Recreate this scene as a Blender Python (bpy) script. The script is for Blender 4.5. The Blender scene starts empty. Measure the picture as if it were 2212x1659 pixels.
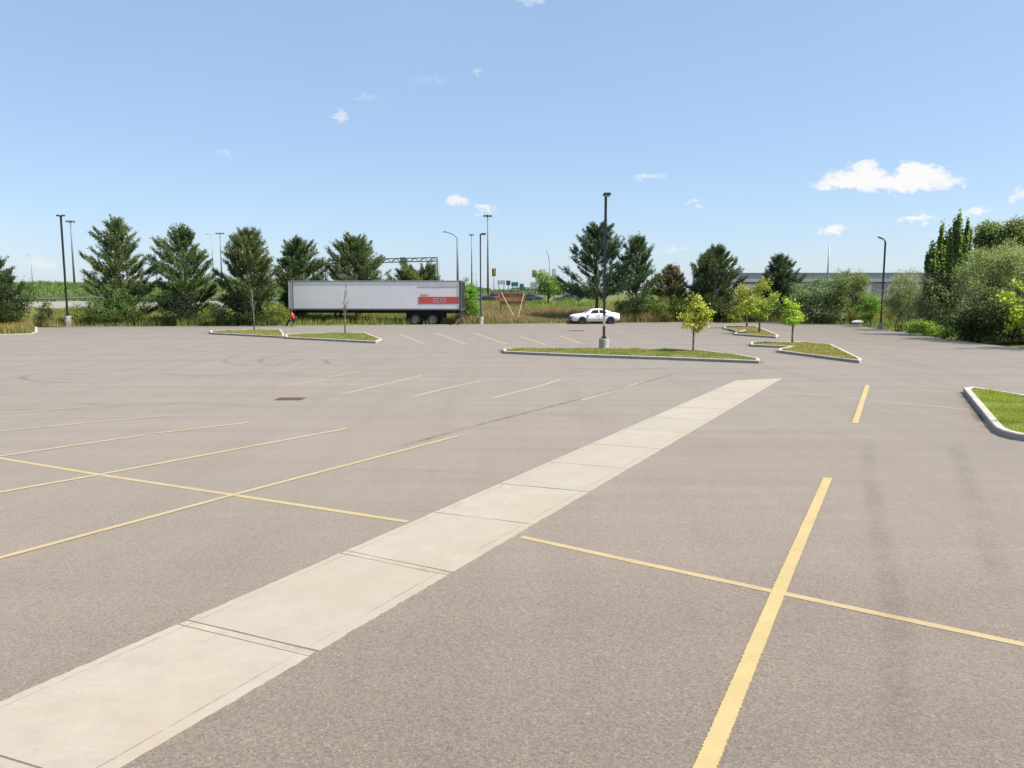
import bpy, bmesh, math, random
import numpy as np
from mathutils import Vector, Matrix

# ------------------------------------------------------------------ camera, sky, sun, exposure
SC = bpy.context.scene
COL = SC.collection
R = math.radians
CAM_H = 2.9
F = 1660.0                      # focal length in units of the 2212 px wide survey picture
PITCH = math.atan((829.5 - 633.0) / F)

cam = bpy.data.cameras.new("camera")
cam.sensor_width = 36.0
cam.lens = 36.0 * F / 2212.0
cam.clip_start = 0.1
cam.clip_end = 9000.0
camo = bpy.data.objects.new("camera", cam)
camo.location = (0, 0, CAM_H)
camo.rotation_euler = (math.pi / 2 - PITCH, 0, 0)
COL.objects.link(camo)
SC.camera = camo

SUN_EL, SUN_AZ = R(56), R(101)   # azimuth clockwise from straight ahead (+Y)
SKY_STRENGTH = 0.062
EXPOSURE = 1.45
sun_dir = Vector((math.sin(SUN_AZ) * math.cos(SUN_EL), math.cos(SUN_AZ) * math.cos(SUN_EL), math.sin(SUN_EL)))
sl = bpy.data.lights.new("sun", 'SUN')
sl.energy = 4.0
sl.angle = R(0.53)
sl.color = (1.0, 0.955, 0.88)
so = bpy.data.objects.new("sun", sl)
so.rotation_euler = sun_dir.to_track_quat('Z', 'Y').to_euler()
so.location = (40, 20, 60)
COL.objects.link(so)

SC.view_settings.view_transform = 'Standard'
SC.view_settings.look = 'None'
SC.view_settings.exposure = EXPOSURE
SC.view_settings.gamma = 1.0
SC.view_settings.use_curve_mapping = False
SC.render.engine = 'CYCLES'
SC.cycles.max_bounces = 6
SC.cycles.transparent_max_bounces = 12


def dir_of(x, y):
    """azimuth, elevation of a survey-picture point"""
    dx, dy = (x - 1106) / F, (829.5 - y) / F
    v = Vector((dx, math.cos(PITCH) + dy * math.sin(PITCH), -math.sin(PITCH) + dy * math.cos(PITCH))).normalized()
    return math.atan2(v.x, v.y), math.asin(v.z)


def build_world():
    w = bpy.data.worlds.new("World")
    SC.world = w
    w.use_nodes = True
    nt = w.node_tree
    nt.nodes.clear()
    N, L = nt.nodes, nt.links

    def math_(op, a, b=None, c=None, clamp=False):
        n = N.new('ShaderNodeMath')
        n.operation = op
        n.use_clamp = clamp
        for i, v in enumerate((a, b, c)):
            if v is None:
                continue
            if isinstance(v, (int, float)):
                n.inputs[i].default_value = v
            else:
                L.new(v, n.inputs[i])
        return n.outputs[0]

    out = N.new('ShaderNodeOutputWorld')
    bg = N.new('ShaderNodeBackground')
    bg.inputs['Strength'].default_value = SKY_STRENGTH
    sky = N.new('ShaderNodeTexSky')
    sky.sky_type = 'NISHITA'
    sky.sun_disc = False
    sky.sun_elevation = SUN_EL
    sky.sun_rotation = SUN_AZ
    sky.altitude = 100
    sky.air_density = 1.0
    sky.dust_density = 0.6
    sky.ozone_density = 2.2
    tc = N.new('ShaderNodeTexCoord')
    sep = N.new('ShaderNodeSeparateXYZ')
    L.new(tc.outputs['Generated'], sep.inputs[0])
    az = math_('ARCTAN2', sep.outputs[0], sep.outputs[1])
    el = math_('ARCSINE', sep.outputs[2])
    # two noises that ruffle the cloud outlines
    def noise(scale, detail, rough=0.6, off=0.0):
        mp = N.new('ShaderNodeMapping')
        mp.inputs['Location'].default_value = (off, off * 0.7, off * 1.3)
        mp.inputs['Scale'].default_value = (1.0, 1.0, 1.5)
        L.new(tc.outputs['Generated'], mp.inputs[0])
        n = N.new('ShaderNodeTexNoise')
        n.inputs['Scale'].default_value = scale
        n.inputs['Detail'].default_value = detail
        n.inputs['Roughness'].default_value = rough
        L.new(mp.outputs[0], n.inputs['Vector'])
        return n.outputs['Fac']
    n1 = noise(46, 6, 0.62, 1.3)
    n2 = noise(60, 6, 0.62, 7.1)
    azd = math_('ADD', az, math_('MULTIPLY', math_('SUBTRACT', n1, 0.5), 0.055))
    eld = math_('ADD', el, math_('MULTIPLY', math_('SUBTRACT', n2, 0.5), 0.032))
    #      x     y    halfw halfh strength
    clouds = [(1855, 388, 78, 26, 1.25), (1840, 396, 90, 16, 1.2), (1925, 396, 90, 18, 1.2), (1990, 388, 70, 24, 1.25), (1870, 372, 34, 22, 1.2),
              (1975, 374, 40, 22, 1.15), (2040, 394, 40, 12, .8),
              (990, 434, 30, 15, .75), (1045, 451, 34, 13, .66), (1398, 383, 50, 9, .5), (1795, 497, 36, 16, 1.0),
              (1985, 472, 36, 12, .85), (2103, 457, 40, 11, .8), (2210, 420, 26, 15, .7), (733, 250, 15, 20, .5),
              (795, 214, 36, 12, .28), (1030, 157, 24, 8, .45), (485, 331, 20, 10, .36), (1150, 0, 50, 11, .45),
              (1500, 439, 28, 8, .5), (85, 566, 46, 15, .4), (930, 172, 60, 12, .22), (1460, 540, 40, 9, .4)]
    total = None
    for (x, y, a, b, s) in clouds:
        a0, e0 = dir_of(x, y)
        u = math_('MULTIPLY', math_('SUBTRACT', azd, a0), F / (a * 1.0))
        v = math_('MULTIPLY', math_('SUBTRACT', eld, e0), F / (b * 1.0))
        d = math_('ADD', math_('MULTIPLY', u, u), math_('MULTIPLY', v, v))
        m = math_('MULTIPLY', math_('SUBTRACT', 1.0, d, clamp=True), s)
        total = m if total is None else math_('MAXIMUM', total, m)
    wisp = noise(160, 4, 0.65, 3.3)
    dens = math_('MULTIPLY', total, math_('ADD', math_('MULTIPLY', wisp, 0.9), 0.55))
    mr = N.new('ShaderNodeMapRange')
    mr.interpolation_type = 'SMOOTHSTEP'
    L.new(dens, mr.inputs['Value'])
    mr.inputs['From Min'].default_value = 0.03
    mr.inputs['From Max'].default_value = 0.95
    mr.inputs['To Max'].default_value = 0.93
    fac = mr.outputs['Result']
    # thin high haze across the whole dome, very uneven
    veil = N.new('ShaderNodeMapRange')
    L.new(noise(5.0, 5, 0.6, 11.0), veil.inputs['Value'])
    veil.inputs['From Min'].default_value = 0.35
    veil.inputs['From Max'].default_value = 0.8
    veil.inputs['To Min'].default_value = 0.46
    veil.inputs['To Max'].default_value = 0.58
    k = 1.0 / (SKY_STRENGTH * 2 ** EXPOSURE)
    mx0 = N.new('ShaderNodeMix')
    mx0.data_type = 'RGBA'
    L.new(veil.outputs['Result'], mx0.inputs['Factor'])
    L.new(sky.outputs[0], mx0.inputs['A'])
    mx0.inputs['B'].default_value = (.445 * k, .63 * k, .93 * k, 1)
    mx = N.new('ShaderNodeMix')
    mx.data_type = 'RGBA'
    L.new(fac, mx.inputs['Factor'])
    L.new(mx0.outputs['Result'], mx.inputs['A'])
    mx.inputs['B'].default_value = (1.0 * k, .985 * k, .96 * k, 1)
    L.new(mx.outputs['Result'], bg.inputs['Color'])
    L.new(bg.outputs[0], out.inputs['Surface'])


build_world()

# ------------------------------------------------------------------ survey: picture point -> place on the ground
def G(x, y, z=0.0):
    dx, dy = (x - 1106) / F, (829.5 - y) / F
    d = (dx, math.cos(PITCH) + dy * math.sin(PITCH), -math.sin(PITCH) + dy * math.cos(PITCH))
    t = (CAM_H - z) / -d[2]
    return Vector((d[0] * t, d[1] * t, z))


def W(x, y, Y):
    """the point at ground distance Y along the ray of a survey point"""
    dx, dy = (x - 1106) / F, (829.5 - y) / F
    d = Vector((dx, math.cos(PITCH) + dy * math.sin(PITCH), -math.sin(PITCH) + dy * math.cos(PITCH)))
    return Vector((0, 0, CAM_H)) + d * (Y / d.y)


LOT = [G(-400, 737), G(0, 724), G(72, 721.5), G(82, 718), G(80, 707), G(145, 707), G(620, 706), G(1000, 702), G(1300, 699), G(1600, 696.5),
       G(1700, 697.5), G(1857, 704), G(1956, 718.5), G(2093, 739), G(2212, 753), G(2420, 775)]
LOT = [Vector((p.x, p.y)) for p in LOT] + [Vector((34, -25)), Vector((-75, -25))]
_A = np.array([(p.x, p.y) for p in LOT])
_B = np.roll(_A, -1, axis=0)


def lot_dist(P):
    """signed distance (m) of points to the edge of the lot: positive outside"""
    P = np.atleast_2d(np.asarray(P, float))
    best = np.full(len(P), 1e9)
    inside = np.zeros(len(P), bool)
    for a, b in zip(_A, _B):
        ab = b - a
        t = np.clip(((P - a) @ ab) / (ab @ ab), 0, 1)
        best = np.minimum(best, np.hypot(*(P - (a + t[:, None] * ab)).T))
        cond = (a[1] > P[:, 1]) != (b[1] > P[:, 1])
        with np.errstate(divide='ignore', invalid='ignore'):
            xi = (b[0] - a[0]) * (P[:, 1] - a[1]) / (b[1] - a[1]) + a[0]
        inside ^= cond & (P[:, 0] < xi)
    return np.where(inside, -best, best)


def _ss(t):
    t = np.clip(t, 0, 1)
    return t * t * (3 - 2 * t)


def terrain(P):
    P = np.atleast_2d(np.asarray(P, float))
    s = lot_dist(P)
    x, y = P[:, 0], P[:, 1]
    z = np.where(s <= 0, -0.25, -0.25 + 0.33 * np.clip(s / 1.2, 0, 1))
    z = z + 0.75 * _ss((s - 1) / 22) + 0.55 * _ss((s - 22) / 40) + 0.3 * _ss((s - 60) / 100)
    z = z + 3.3 * _ss((-x - 2) / 40) * _ss((y - 132) / 70)
    z = z + 0.12 * np.sin(x * .31 + 1) * np.sin(y * .23) * _ss(s / 8) * (y < 400)
    return z


def ground(x, y):
    return float(terrain([(x, y)])[0])


# ------------------------------------------------------------------ object helpers
def tag(o, label=None, cat=None, group=None, kind=None):
    if label: o['label'] = label
    if cat: o['category'] = cat
    if group: o['group'] = group
    if kind: o['kind'] = kind
    return o


def empty(name, loc, rz=0.0):
    o = bpy.data.objects.new(name, None)
    o.empty_display_size = 0.3
    o.location = loc
    o.rotation_euler = (0, 0, rz)
    COL.objects.link(o)
    return o


def thing(name, label, cat, loc=(0, 0, 0), rz=0.0, group=None):
    return tag(empty(name, loc, rz), label, cat, group)


class MB:
    def __init__(self):
        self.v, self.f = [], []

    def add(self, vs, fs):
        k = len(self.v)
        self.v += [tuple(p) for p in vs]
        self.f += [tuple(i + k for i in f) for f in fs]
        return self

    def box(self, x0, x1, y0, y1, z0, z1):
        return self.add([(x0, y0, z0), (x1, y0, z0), (x1, y1, z0), (x0, y1, z0), (x0, y0, z1), (x1, y0, z1), (x1, y1, z1), (x0, y1, z1)],
                        [(0, 3, 2, 1), (4, 5, 6, 7), (0, 1, 5, 4), (1, 2, 6, 5), (2, 3, 7, 6), (3, 0, 4, 7)])

    def tube(self, pts, rads, n=8, cap=True):
        pts = [Vector(p) for p in pts]
        if not isinstance(rads, (list, tuple)):
            rads = [rads] * len(pts)
        rings = []
        for i, p in enumerate(pts):
            d = (pts[min(i + 1, len(pts) - 1)] - pts[max(i - 1, 0)])
            d = d.normalized() if d.length > 1e-9 else Vector((0, 0, 1))
            ref = Vector((1, 0, 0)) if abs(d.x) < .8 else Vector((0, 1, 0))
            u = d.cross(ref).normalized()
            w = d.cross(u)
            rings.append([p + (u * math.cos(2 * math.pi * k / n) + w * math.sin(2 * math.pi * k / n)) * rads[i] for k in range(n)])
        vs = [q for r in rings for q in r]
        fs = []
        for i in range(len(rings) - 1):
            for k in range(n):
                a, b = i * n + k, i * n + (k + 1) % n
                fs.append((a, b, b + n, a + n))
        if cap:
            fs.append(tuple(reversed(range(n))))
            fs.append(tuple(range((len(rings) - 1) * n, len(rings) * n)))
        return self.add(vs, fs)

    def bar(self, a, b, w, h=None):
        """rectangular bar from a to b"""
        h = h or w
        a, b = Vector(a), Vector(b)
        d = (b - a).normalized()
        ref = Vector((0, 0, 1)) if abs(d.z) < .9 else Vector((0, 1, 0))
        u = d.cross(ref).normalized() * w / 2
        v = u.cross(d).normalized() * h / 2
        vs = [a - u - v, a + u - v, a + u + v, a - u + v, b - u - v, b + u - v, b + u + v, b - u + v]
        return self.add(vs, [(0, 1, 2, 3), (7, 6, 5, 4), (4, 5, 1, 0), (5, 6, 2, 1), (6, 7, 3, 2), (7, 4, 0, 3)])

    def prism(self, poly, z0, z1):
        n = len(poly)
        vs = [(p[0], p[1], z0) for p in poly] + [(p[0], p[1], z1) for p in poly]
        fs = [tuple(reversed(range(n))), tuple(range(n, 2 * n))] + [(i, (i + 1) % n, (i + 1) % n + n, i + n) for i in range(n)]
        return self.add(vs, fs)

    def build(self, name, mat, parent=None, smooth=False, bevel=0.0, segs=1):
        me = bpy.data.meshes.new(name)
        me.from_pydata(self.v, [], self.f)
        bm = bmesh.new()
        bm.from_mesh(me)
        bmesh.ops.recalc_face_normals(bm, faces=bm.faces)
        if bevel:
            es = [e for e in bm.edges if len(e.link_faces) == 2 and e.calc_face_angle(0) > 0.6]
            bmesh.ops.bevel(bm, geom=es, offset=bevel, segments=segs, affect='EDGES', clamp_overlap=True)
        bm.to_mesh(me)
        bm.free()
        if smooth:
            me.polygons.foreach_set('use_smooth', [True] * len(me.polygons))
            me.update()
        me.materials.append(mat)
        o = bpy.data.objects.new(name, me)
        COL.objects.link(o)
        if parent: o.parent = parent
        return o


def np_mesh(name, verts, faces, cols, mat, parent=None):
    """verts (n,3), faces (m,k) numpy, cols (n,3) base colour of each leaf or blade"""
    me = bpy.data.meshes.new(name)
    n, (m, k) = len(verts), faces.shape
    me.vertices.add(n)
    me.vertices.foreach_set('co', verts.astype(np.float32).ravel())
    me.loops.add(m * k)
    me.loops.foreach_set('vertex_index', faces.astype(np.int32).ravel())
    me.polygons.add(m)
    me.polygons.foreach_set('loop_start', np.arange(0, m * k, k, dtype=np.int32))
    me.polygons.foreach_set('loop_total', np.full(m, k, np.int32))
    me.update(calc_edges=True)
    a = me.attributes.new('Col', 'FLOAT_COLOR', 'POINT')
    c4 = np.ones((n, 4), np.float32)
    c4[:, :3] = np.clip(cols, 0.002, 1)
    a.data.foreach_set('color', c4.ravel())
    me.materials.append(mat)
    o = bpy.data.objects.new(name, me)
    COL.objects.link(o)
    if parent: o.parent = parent
    return o


# ------------------------------------------------------------------ materials
def new_mat(name):
    m = bpy.data.materials.new(name)
    m.use_nodes = True
    nt = m.node_tree
    b = nt.nodes['Principled BSDF']
    return m, nt, b


def rgba(c):
    return (c[0], c[1], c[2], 1)


def simple(name, col, rough=0.6, metal=0.0, var=0.12, scale=6.0, bump=0.0, spec=0.4):
    m, nt, b = new_mat(name)
    N, L = nt.nodes, nt.links
    tc = N.new('ShaderNodeTexCoord')
    n = N.new('ShaderNodeTexNoise')
    n.inputs['Scale'].default_value = scale
    n.inputs['Detail'].default_value = 6
    n.inputs['Roughness'].default_value = .65
    L.new(tc.outputs['Object'], n.inputs['Vector'])
    mx = N.new('ShaderNodeMix')
    mx.data_type = 'RGBA'
    L.new(n.outputs['Fac'], mx.inputs['Factor'])
    mx.inputs['A'].default_value = rgba([c * (1 - var * 1.6) for c in col])
    mx.inputs['B'].default_value = rgba([min(1, c * (1 + var * 1.6)) for c in col])
    L.new(mx.outputs['Result'], b.inputs['Base Color'])
    b.inputs['Roughness'].default_value = rough
    b.inputs['Metallic'].default_value = metal
    b.inputs['Specular IOR Level'].default_value = spec
    if bump:
        bp = N.new('ShaderNodeBump')
        bp.inputs['Strength'].default_value = bump
        bp.inputs['Distance'].default_value = .02
        L.new(n.outputs['Fac'], bp.inputs['Height'])
        L.new(bp.outputs[0], b.inputs['Normal'])
    return m


def leaf_mat(name, trans=0.35, rough=0.55):
    m, nt, b = new_mat(name)
    N, L = nt.nodes, nt.links
    at = N.new('ShaderNodeAttribute')
    at.attribute_name = 'Col'
    L.new(at.outputs['Color'], b.inputs['Base Color'])
    b.inputs['Roughness'].default_value = rough
    b.inputs['Specular IOR Level'].default_value = .25
    tr = N.new('ShaderNodeBsdfTranslucent')
    g = N.new('ShaderNodeMix')
    g.data_type = 'RGBA'
    g.blend_type = 'MULTIPLY'
    g.inputs['Factor'].default_value = 1
    L.new(at.outputs['Color'], g.inputs['A'])
    g.inputs['B'].default_value = (1.5, 1.55, .8, 1)
    L.new(g.outputs['Result'], tr.inputs['Color'])
    mix = N.new('ShaderNodeMixShader')
    mix.inputs['Fac'].default_value = trans
    L.new(b.outputs[0], mix.inputs[1])
    L.new(tr.outputs[0], mix.inputs[2])
    L.new(mix.outputs[0], nt.nodes['Material Output'].inputs['Surface'])
    return m


class NodeKit:
    def __init__(self, nt):
        self.nt, self.N, self.L = nt, nt.nodes, nt.links
        self.pos = self.N.new('ShaderNodeNewGeometry').outputs['Position']

    def mapped(self, scale=(1, 1, 1), rot=0.0, loc=(0, 0, 0)):
        mp = self.N.new('ShaderNodeMapping')
        mp.inputs['Scale'].default_value = scale
        mp.inputs['Rotation'].default_value = (0, 0, rot)
        mp.inputs['Location'].default_value = loc
        self.L.new(self.pos, mp.inputs[0])
        return mp.outputs[0]

    def noise(self, scale, detail=4, rough=.6, vec=None, dist=0.0):
        n = self.N.new('ShaderNodeTexNoise')
        n.inputs['Scale'].default_value = scale
        n.inputs['Detail'].default_value = detail
        n.inputs['Roughness'].default_value = rough
        n.inputs['Distortion'].default_value = dist
        self.L.new(vec if vec is not None else self.pos, n.inputs['Vector'])
        return n.outputs['Fac']

    def rng(self, v, a, b, c=0.0, d=1.0, smooth=False):
        n = self.N.new('ShaderNodeMapRange')
        if smooth: n.interpolation_type = 'SMOOTHSTEP'
        self.L.new(v, n.inputs['Value'])
        for k, q in zip(('From Min', 'From Max', 'To Min', 'To Max'), (a, b, c, d)):
            n.inputs[k].default_value = q
        return n.outputs['Result']

    def mix(self, f, a, b, mode='MIX'):
        n = self.N.new('ShaderNodeMix')
        n.data_type = 'RGBA'
        n.blend_type = mode
        for key, v in (('Factor', f), ('A', a), ('B', b)):
            if isinstance(v, (int, float)):
                n.inputs[key].default_value = v
            elif isinstance(v, (tuple, list)):
                n.inputs[key].default_value = rgba(v)
            else:
                self.L.new(v, n.inputs[key])
        return n.outputs['Result']

    def mul(self, a, b):
        n = self.N.new('ShaderNodeMath')
        n.operation = 'MULTIPLY'
        for i, v in enumerate((a, b)):
            if isinstance(v, (int, float)): n.inputs[i].default_value = v
            else: self.L.new(v, n.inputs[i])
        return n.outputs[0]

    def bump(self, h, strength, dist):
        b = self.N.new('ShaderNodeBump')
        b.inputs['Strength'].default_value = strength
        b.inputs['Distance'].default_value = dist
        self.L.new(h, b.inputs['Height'])
        return b.outputs[0]


LANE = math.atan2(0.545, 1.0)     # heading of the paved strip, clockwise from straight ahead


def asphalt_mat(name, base=(.120, .0995, .082)):
    m, nt, b = new_mat(name)
    k = NodeKit(nt)
    big = k.rng(k.noise(.11, 5, .6), .3, .7)
    mid = k.rng(k.noise(.9, 5, .65), .3, .7)
    streak = k.rng(k.noise(1.0, 5, .6, k.mapped((.9, .07, 1), LANE)), .35, .7)
    cross = k.rng(k.noise(1.0, 4, .6, k.mapped((.05, .6, 1), .12)), .38, .7)
    c = k.mix(big, [q * .93 for q in base], [q * 1.09 for q in base])
    c = k.mix(k.mul(mid, .35), c, [base[0] * .86, base[1] * .86, base[2] * .87])
    c = k.mix(k.mul(streak, .42), c, [base[0] * .78, base[1] * .79, base[2] * .8])
    c = k.mix(k.mul(cross, .36), c, [base[0] * 1.28, base[1] * 1.24, base[2] * 1.2])
    lanes = k.rng(k.noise(1.0, 6, .62, k.mapped((.035, .9, 1), -.06, (5, 3, 0)), .4), .46, .72)
    c = k.mix(k.mul(lanes, .38), c, [q * .70 for q in base])
    oil = k.rng(k.noise(.42, 5, .6, k.mapped((1, 1, 1), 0, (31, 7, 0))), .55, .70, smooth=True)
    c = k.mix(k.mul(oil, .42), c, [q * .6 for q in base])
    # stone chips: pale, pinkish and dark grains
    vo = k.N.new('ShaderNodeTexVoronoi')
    vo.inputs['Scale'].default_value = 70
    k.L.new(k.pos, vo.inputs['Vector'])
    hs = k.N.new('ShaderNodeSeparateColor')
    k.L.new(vo.outputs['Color'], hs.inputs[0])
    dark = k.rng(hs.outputs[0], .70, .95)
    pale = k.rng(hs.outputs[1], .965, 1.0)
    pink = k.rng(hs.outputs[2], .55, 1.0)
    g2 = k.rng(k.noise(24, 5, .8), .38, .64)
    c = k.mix(k.mul(dark, .62), c, [q * .42 for q in base])
    c = k.mix(k.mul(pink, .28), c, (base[0] * 1.3, base[1] * 1.06, base[2] * 1.08))
    hue = k.rng(k.noise(7, 5, .7, k.mapped((1, 1, 1), 0, (3, 17, 0))), .38, .62)
    c = k.mix(k.mul(hue, .30), c, (base[0] * .90, base[1] * 1.08, base[2] * 1.0))
    hue2 = k.rng(k.noise(11, 5, .7, k.mapped((1, 1, 1), 0, (23, 1, 0))), .45, .65)
    c = k.mix(k.mul(hue2, .30), c, (base[0] * 1.22, base[1] * 1.02, base[2] * 1.12))
    c = k.mix(k.mul(g2, .45), c, [q * .72 for q in base])
    c = k.mix(k.mul(pale, .35), c, (.26, .225, .19))
    v2 = k.N.new('ShaderNodeTexVoronoi')
    v2.inputs['Scale'].default_value = 58
    k.L.new(k.mapped((1, 1, 1), .6, (3, 1, 0)), v2.inputs['Vector'])
    s2 = k.N.new('ShaderNodeSeparateColor')
    k.L.new(v2.outputs['Color'], s2.inputs[0])
    gv = k.mix(s2.outputs[0], (.74, .74, .74), (1.12, 1.12, 1.12))
    c = k.mix(1.0, c, gv, 'MULTIPLY')
    v3 = k.N.new('ShaderNodeTexVoronoi')
    v3.inputs['Scale'].default_value = 110
    k.L.new(k.mapped((1, 1, 1), 1.1, (7, 2, 0)), v3.inputs['Vector'])
    s3 = k.N.new('ShaderNodeSeparateColor')
    k.L.new(v3.outputs['Color'], s3.inputs[0])
    gv3 = k.mix(s3.outputs[1], (.80, .82, .84), (1.30, 1.26, 1.22))
    c = k.mix(1.0, c, gv3, 'MULTIPLY')
    k.L.new(c, b.inputs['Base Color'])
    b.inputs['Roughness'].default_value = .88
    film = k.mix(k.rng(k.noise(1.0, 6, .65, k.mapped((.06, .75, 1), -.05, (2, 8, 0)), .5), .34, .66), (.74, .74, .74), (1, 1, 1))
    film = k.mix(k.mul(k.rng(k.noise(1.0, 5, .65, k.mapped((.8, .06, 1), LANE, (4, 1, 0))), .45, .7), .6), film, (.62, .62, .62))
    k.L.new(film, b.inputs['Sheen Weight'])          # dust on the stones: paler at grazing angles
    b.inputs['Sheen Roughness'].default_value = .42
    b.inputs['Sheen Tint'].default_value = (1.0, .78, .58, 1)
    b.inputs['Specular IOR Level'].default_value = .12
    h = k.mix(.5, k.noise(60, 3, .7), vo.outputs['Distance'])
    k.L.new(k.bump(h, .35, .012), b.inputs['Normal'])
    return m


def concrete_mat(name, base=(.34, .30, .245), brush=True, rot=0.0):
    m, nt, b = new_mat(name)
    k = NodeKit(nt)
    c = k.mix(k.rng(k.noise(2.3, 7, .7), .3, .7), [q * .86 for q in base], [q * 1.12 for q in base])
    c = k.mix(k.mul(k.rng(k.noise(.8, 6, .65, None, .8), .44, .68), .8), c, (base[0] * .97, base[1] * .86, base[2] * .74))
    c = k.mix(k.mul(k.rng(k.noise(6, 6, .75), .52, .75), .35), c, [q * .7 for q in base])
    if not brush:
        c = k.mix(k.mul(k.rng(k.noise(3.1, 6, .75, k.mapped((1, 1, 2.5), 0, (8, 2, 5))), .48, .66), .55), c, [q * .58 for q in base])
    if brush:
        br = k.rng(k.noise(1.0, 6, .65, k.mapped((2.5, 60, 1), rot)), .3, .7)
        c = k.mix(k.mul(br, .42), c, [q * .76 for q in base])
        oi = k.N.new('ShaderNodeObjectInfo')
        c = k.mix(k.rng(oi.outputs['Random'], 0, 1, 0, .5), c, [q * .84 for q in base])
        dr = k.rng(k.noise(9, 4, .6, k.mapped((1, 1, 1), 0, (9, 4, 0))), .70, .78)
        c = k.mix(k.mul(dr, .6), c, [q * .42 for q in base])
    sp = k.rng(k.noise(60, 4, .7), .62, .8)
    c = k.mix(k.mul(sp, .5), c, [q * .5 for q in base])
    k.L.new(c, b.inputs['Base Color'])
    b.inputs['Roughness'].default_value = .88
    b.inputs['Specular IOR Level'].default_value = .25
    k.L.new(k.bump(k.noise(50, 4, .7), .35, .01), b.inputs['Normal'])
    return m


def paint_mat(name, col, wear):
    """worn road paint: rubbed through and ragged at its edges, so the asphalt below shows"""
    m, nt, b = new_mat(name)
    k = NodeKit(nt)
    c = k.mix(k.rng(k.noise(2.2, 5, .65), .3, .7), [q * .9 for q in col], [min(.9, q * 1.07) for q in col])
    c = k.mix(k.mul(k.rng(k.noise(40, 4, .7), .5, .75), .35), c, [q * .62 for q in col])
    k.L.new(c, b.inputs['Base Color'])
    b.inputs['Roughness'].default_value = .8
    b.inputs['Specular IOR Level'].default_value = .25
    at = k.N.new('ShaderNodeAttribute')
    at.attribute_name = 'edge'
    grain = k.rng(k.noise(55, 4, .8), .2, .8)
    patch = k.rng(k.noise(1.6, 5, .72), .3, .72)

    def mth(op, x, y):
        n = k.N.new('ShaderNodeMath')
        n.operation = op
        for i, v in enumerate((x, y)):
            if isinstance(v, (int, float)): n.inputs[i].default_value = v
            else: k.L.new(v, n.inputs[i])
        return n.outputs[0]
    keep = mth('ADD', mth('MULTIPLY', at.outputs['Fac'], 1.15), mth('MULTIPLY', mth('SUBTRACT', grain, .5), 1.55))
    keep = mth('SUBTRACT', keep, mth('MULTIPLY', patch, wear * 1.5))
    a_ = k.rng(keep, .22, .58, 0, 1 - wear * .35, True)
    tr = k.N.new('ShaderNodeBsdfTransparent')
    mix = k.N.new('ShaderNodeMixShader')
    k.L.new(a_, mix.inputs['Fac'])
    k.L.new(tr.outputs[0], mix.inputs[1])
    k.L.new(b.outputs[0], mix.inputs[2])
    k.L.new(mix.outputs[0], nt.nodes['Material Output'].inputs['Surface'])
    return m


def mark_mat(name, col, amount, scale=6.0):
    """rubbed rubber or dust: a broken film over the asphalt"""
    m, nt, b = new_mat(name)
    k = NodeKit(nt)
    b.inputs['Base Color'].default_value = rgba(col)
    b.inputs['Roughness'].default_value = .9
    b.inputs['Specular IOR Level'].default_value = .2
    a = k.mul(k.mul(k.rng(k.noise(scale, 5, .75), .32, .68), k.rng(k.noise(.7, 3, .6), .3, .62)), amount)
    uv = k.N.new('ShaderNodeAttribute')
    uv.attribute_name = 'edge'
    a = k.mul(a, uv.outputs['Fac'])
    tr = k.N.new('ShaderNodeBsdfTransparent')
    mix = k.N.new('ShaderNodeMixShader')
    k.L.new(a, mix.inputs['Fac'])
    k.L.new(tr.outputs[0], mix.inputs[1])
    k.L.new(b.outputs[0], mix.inputs[2])
    k.L.new(mix.outputs[0], nt.nodes['Material Output'].inputs['Surface'])
    return m


def soil_mat(name, a, b2, c3, s=.25):
    m, nt, b = new_mat(name)
    k = NodeKit(nt)
    c = k.mix(k.rng(k.noise(s, 6, .65), .3, .7), a, b2)
    c = k.mix(k.rng(k.noise(s * 9, 5, .7), .45, .75), c, c3)
    k.L.new(c, b.inputs['Base Color'])
    b.inputs['Roughness'].default_value = .95
    b.inputs['Specular IOR Level'].default_value = .1
    k.L.new(k.bump(k.noise(s * 30, 5, .7), .6, .1), b.inputs['Normal'])
    return m


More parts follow.
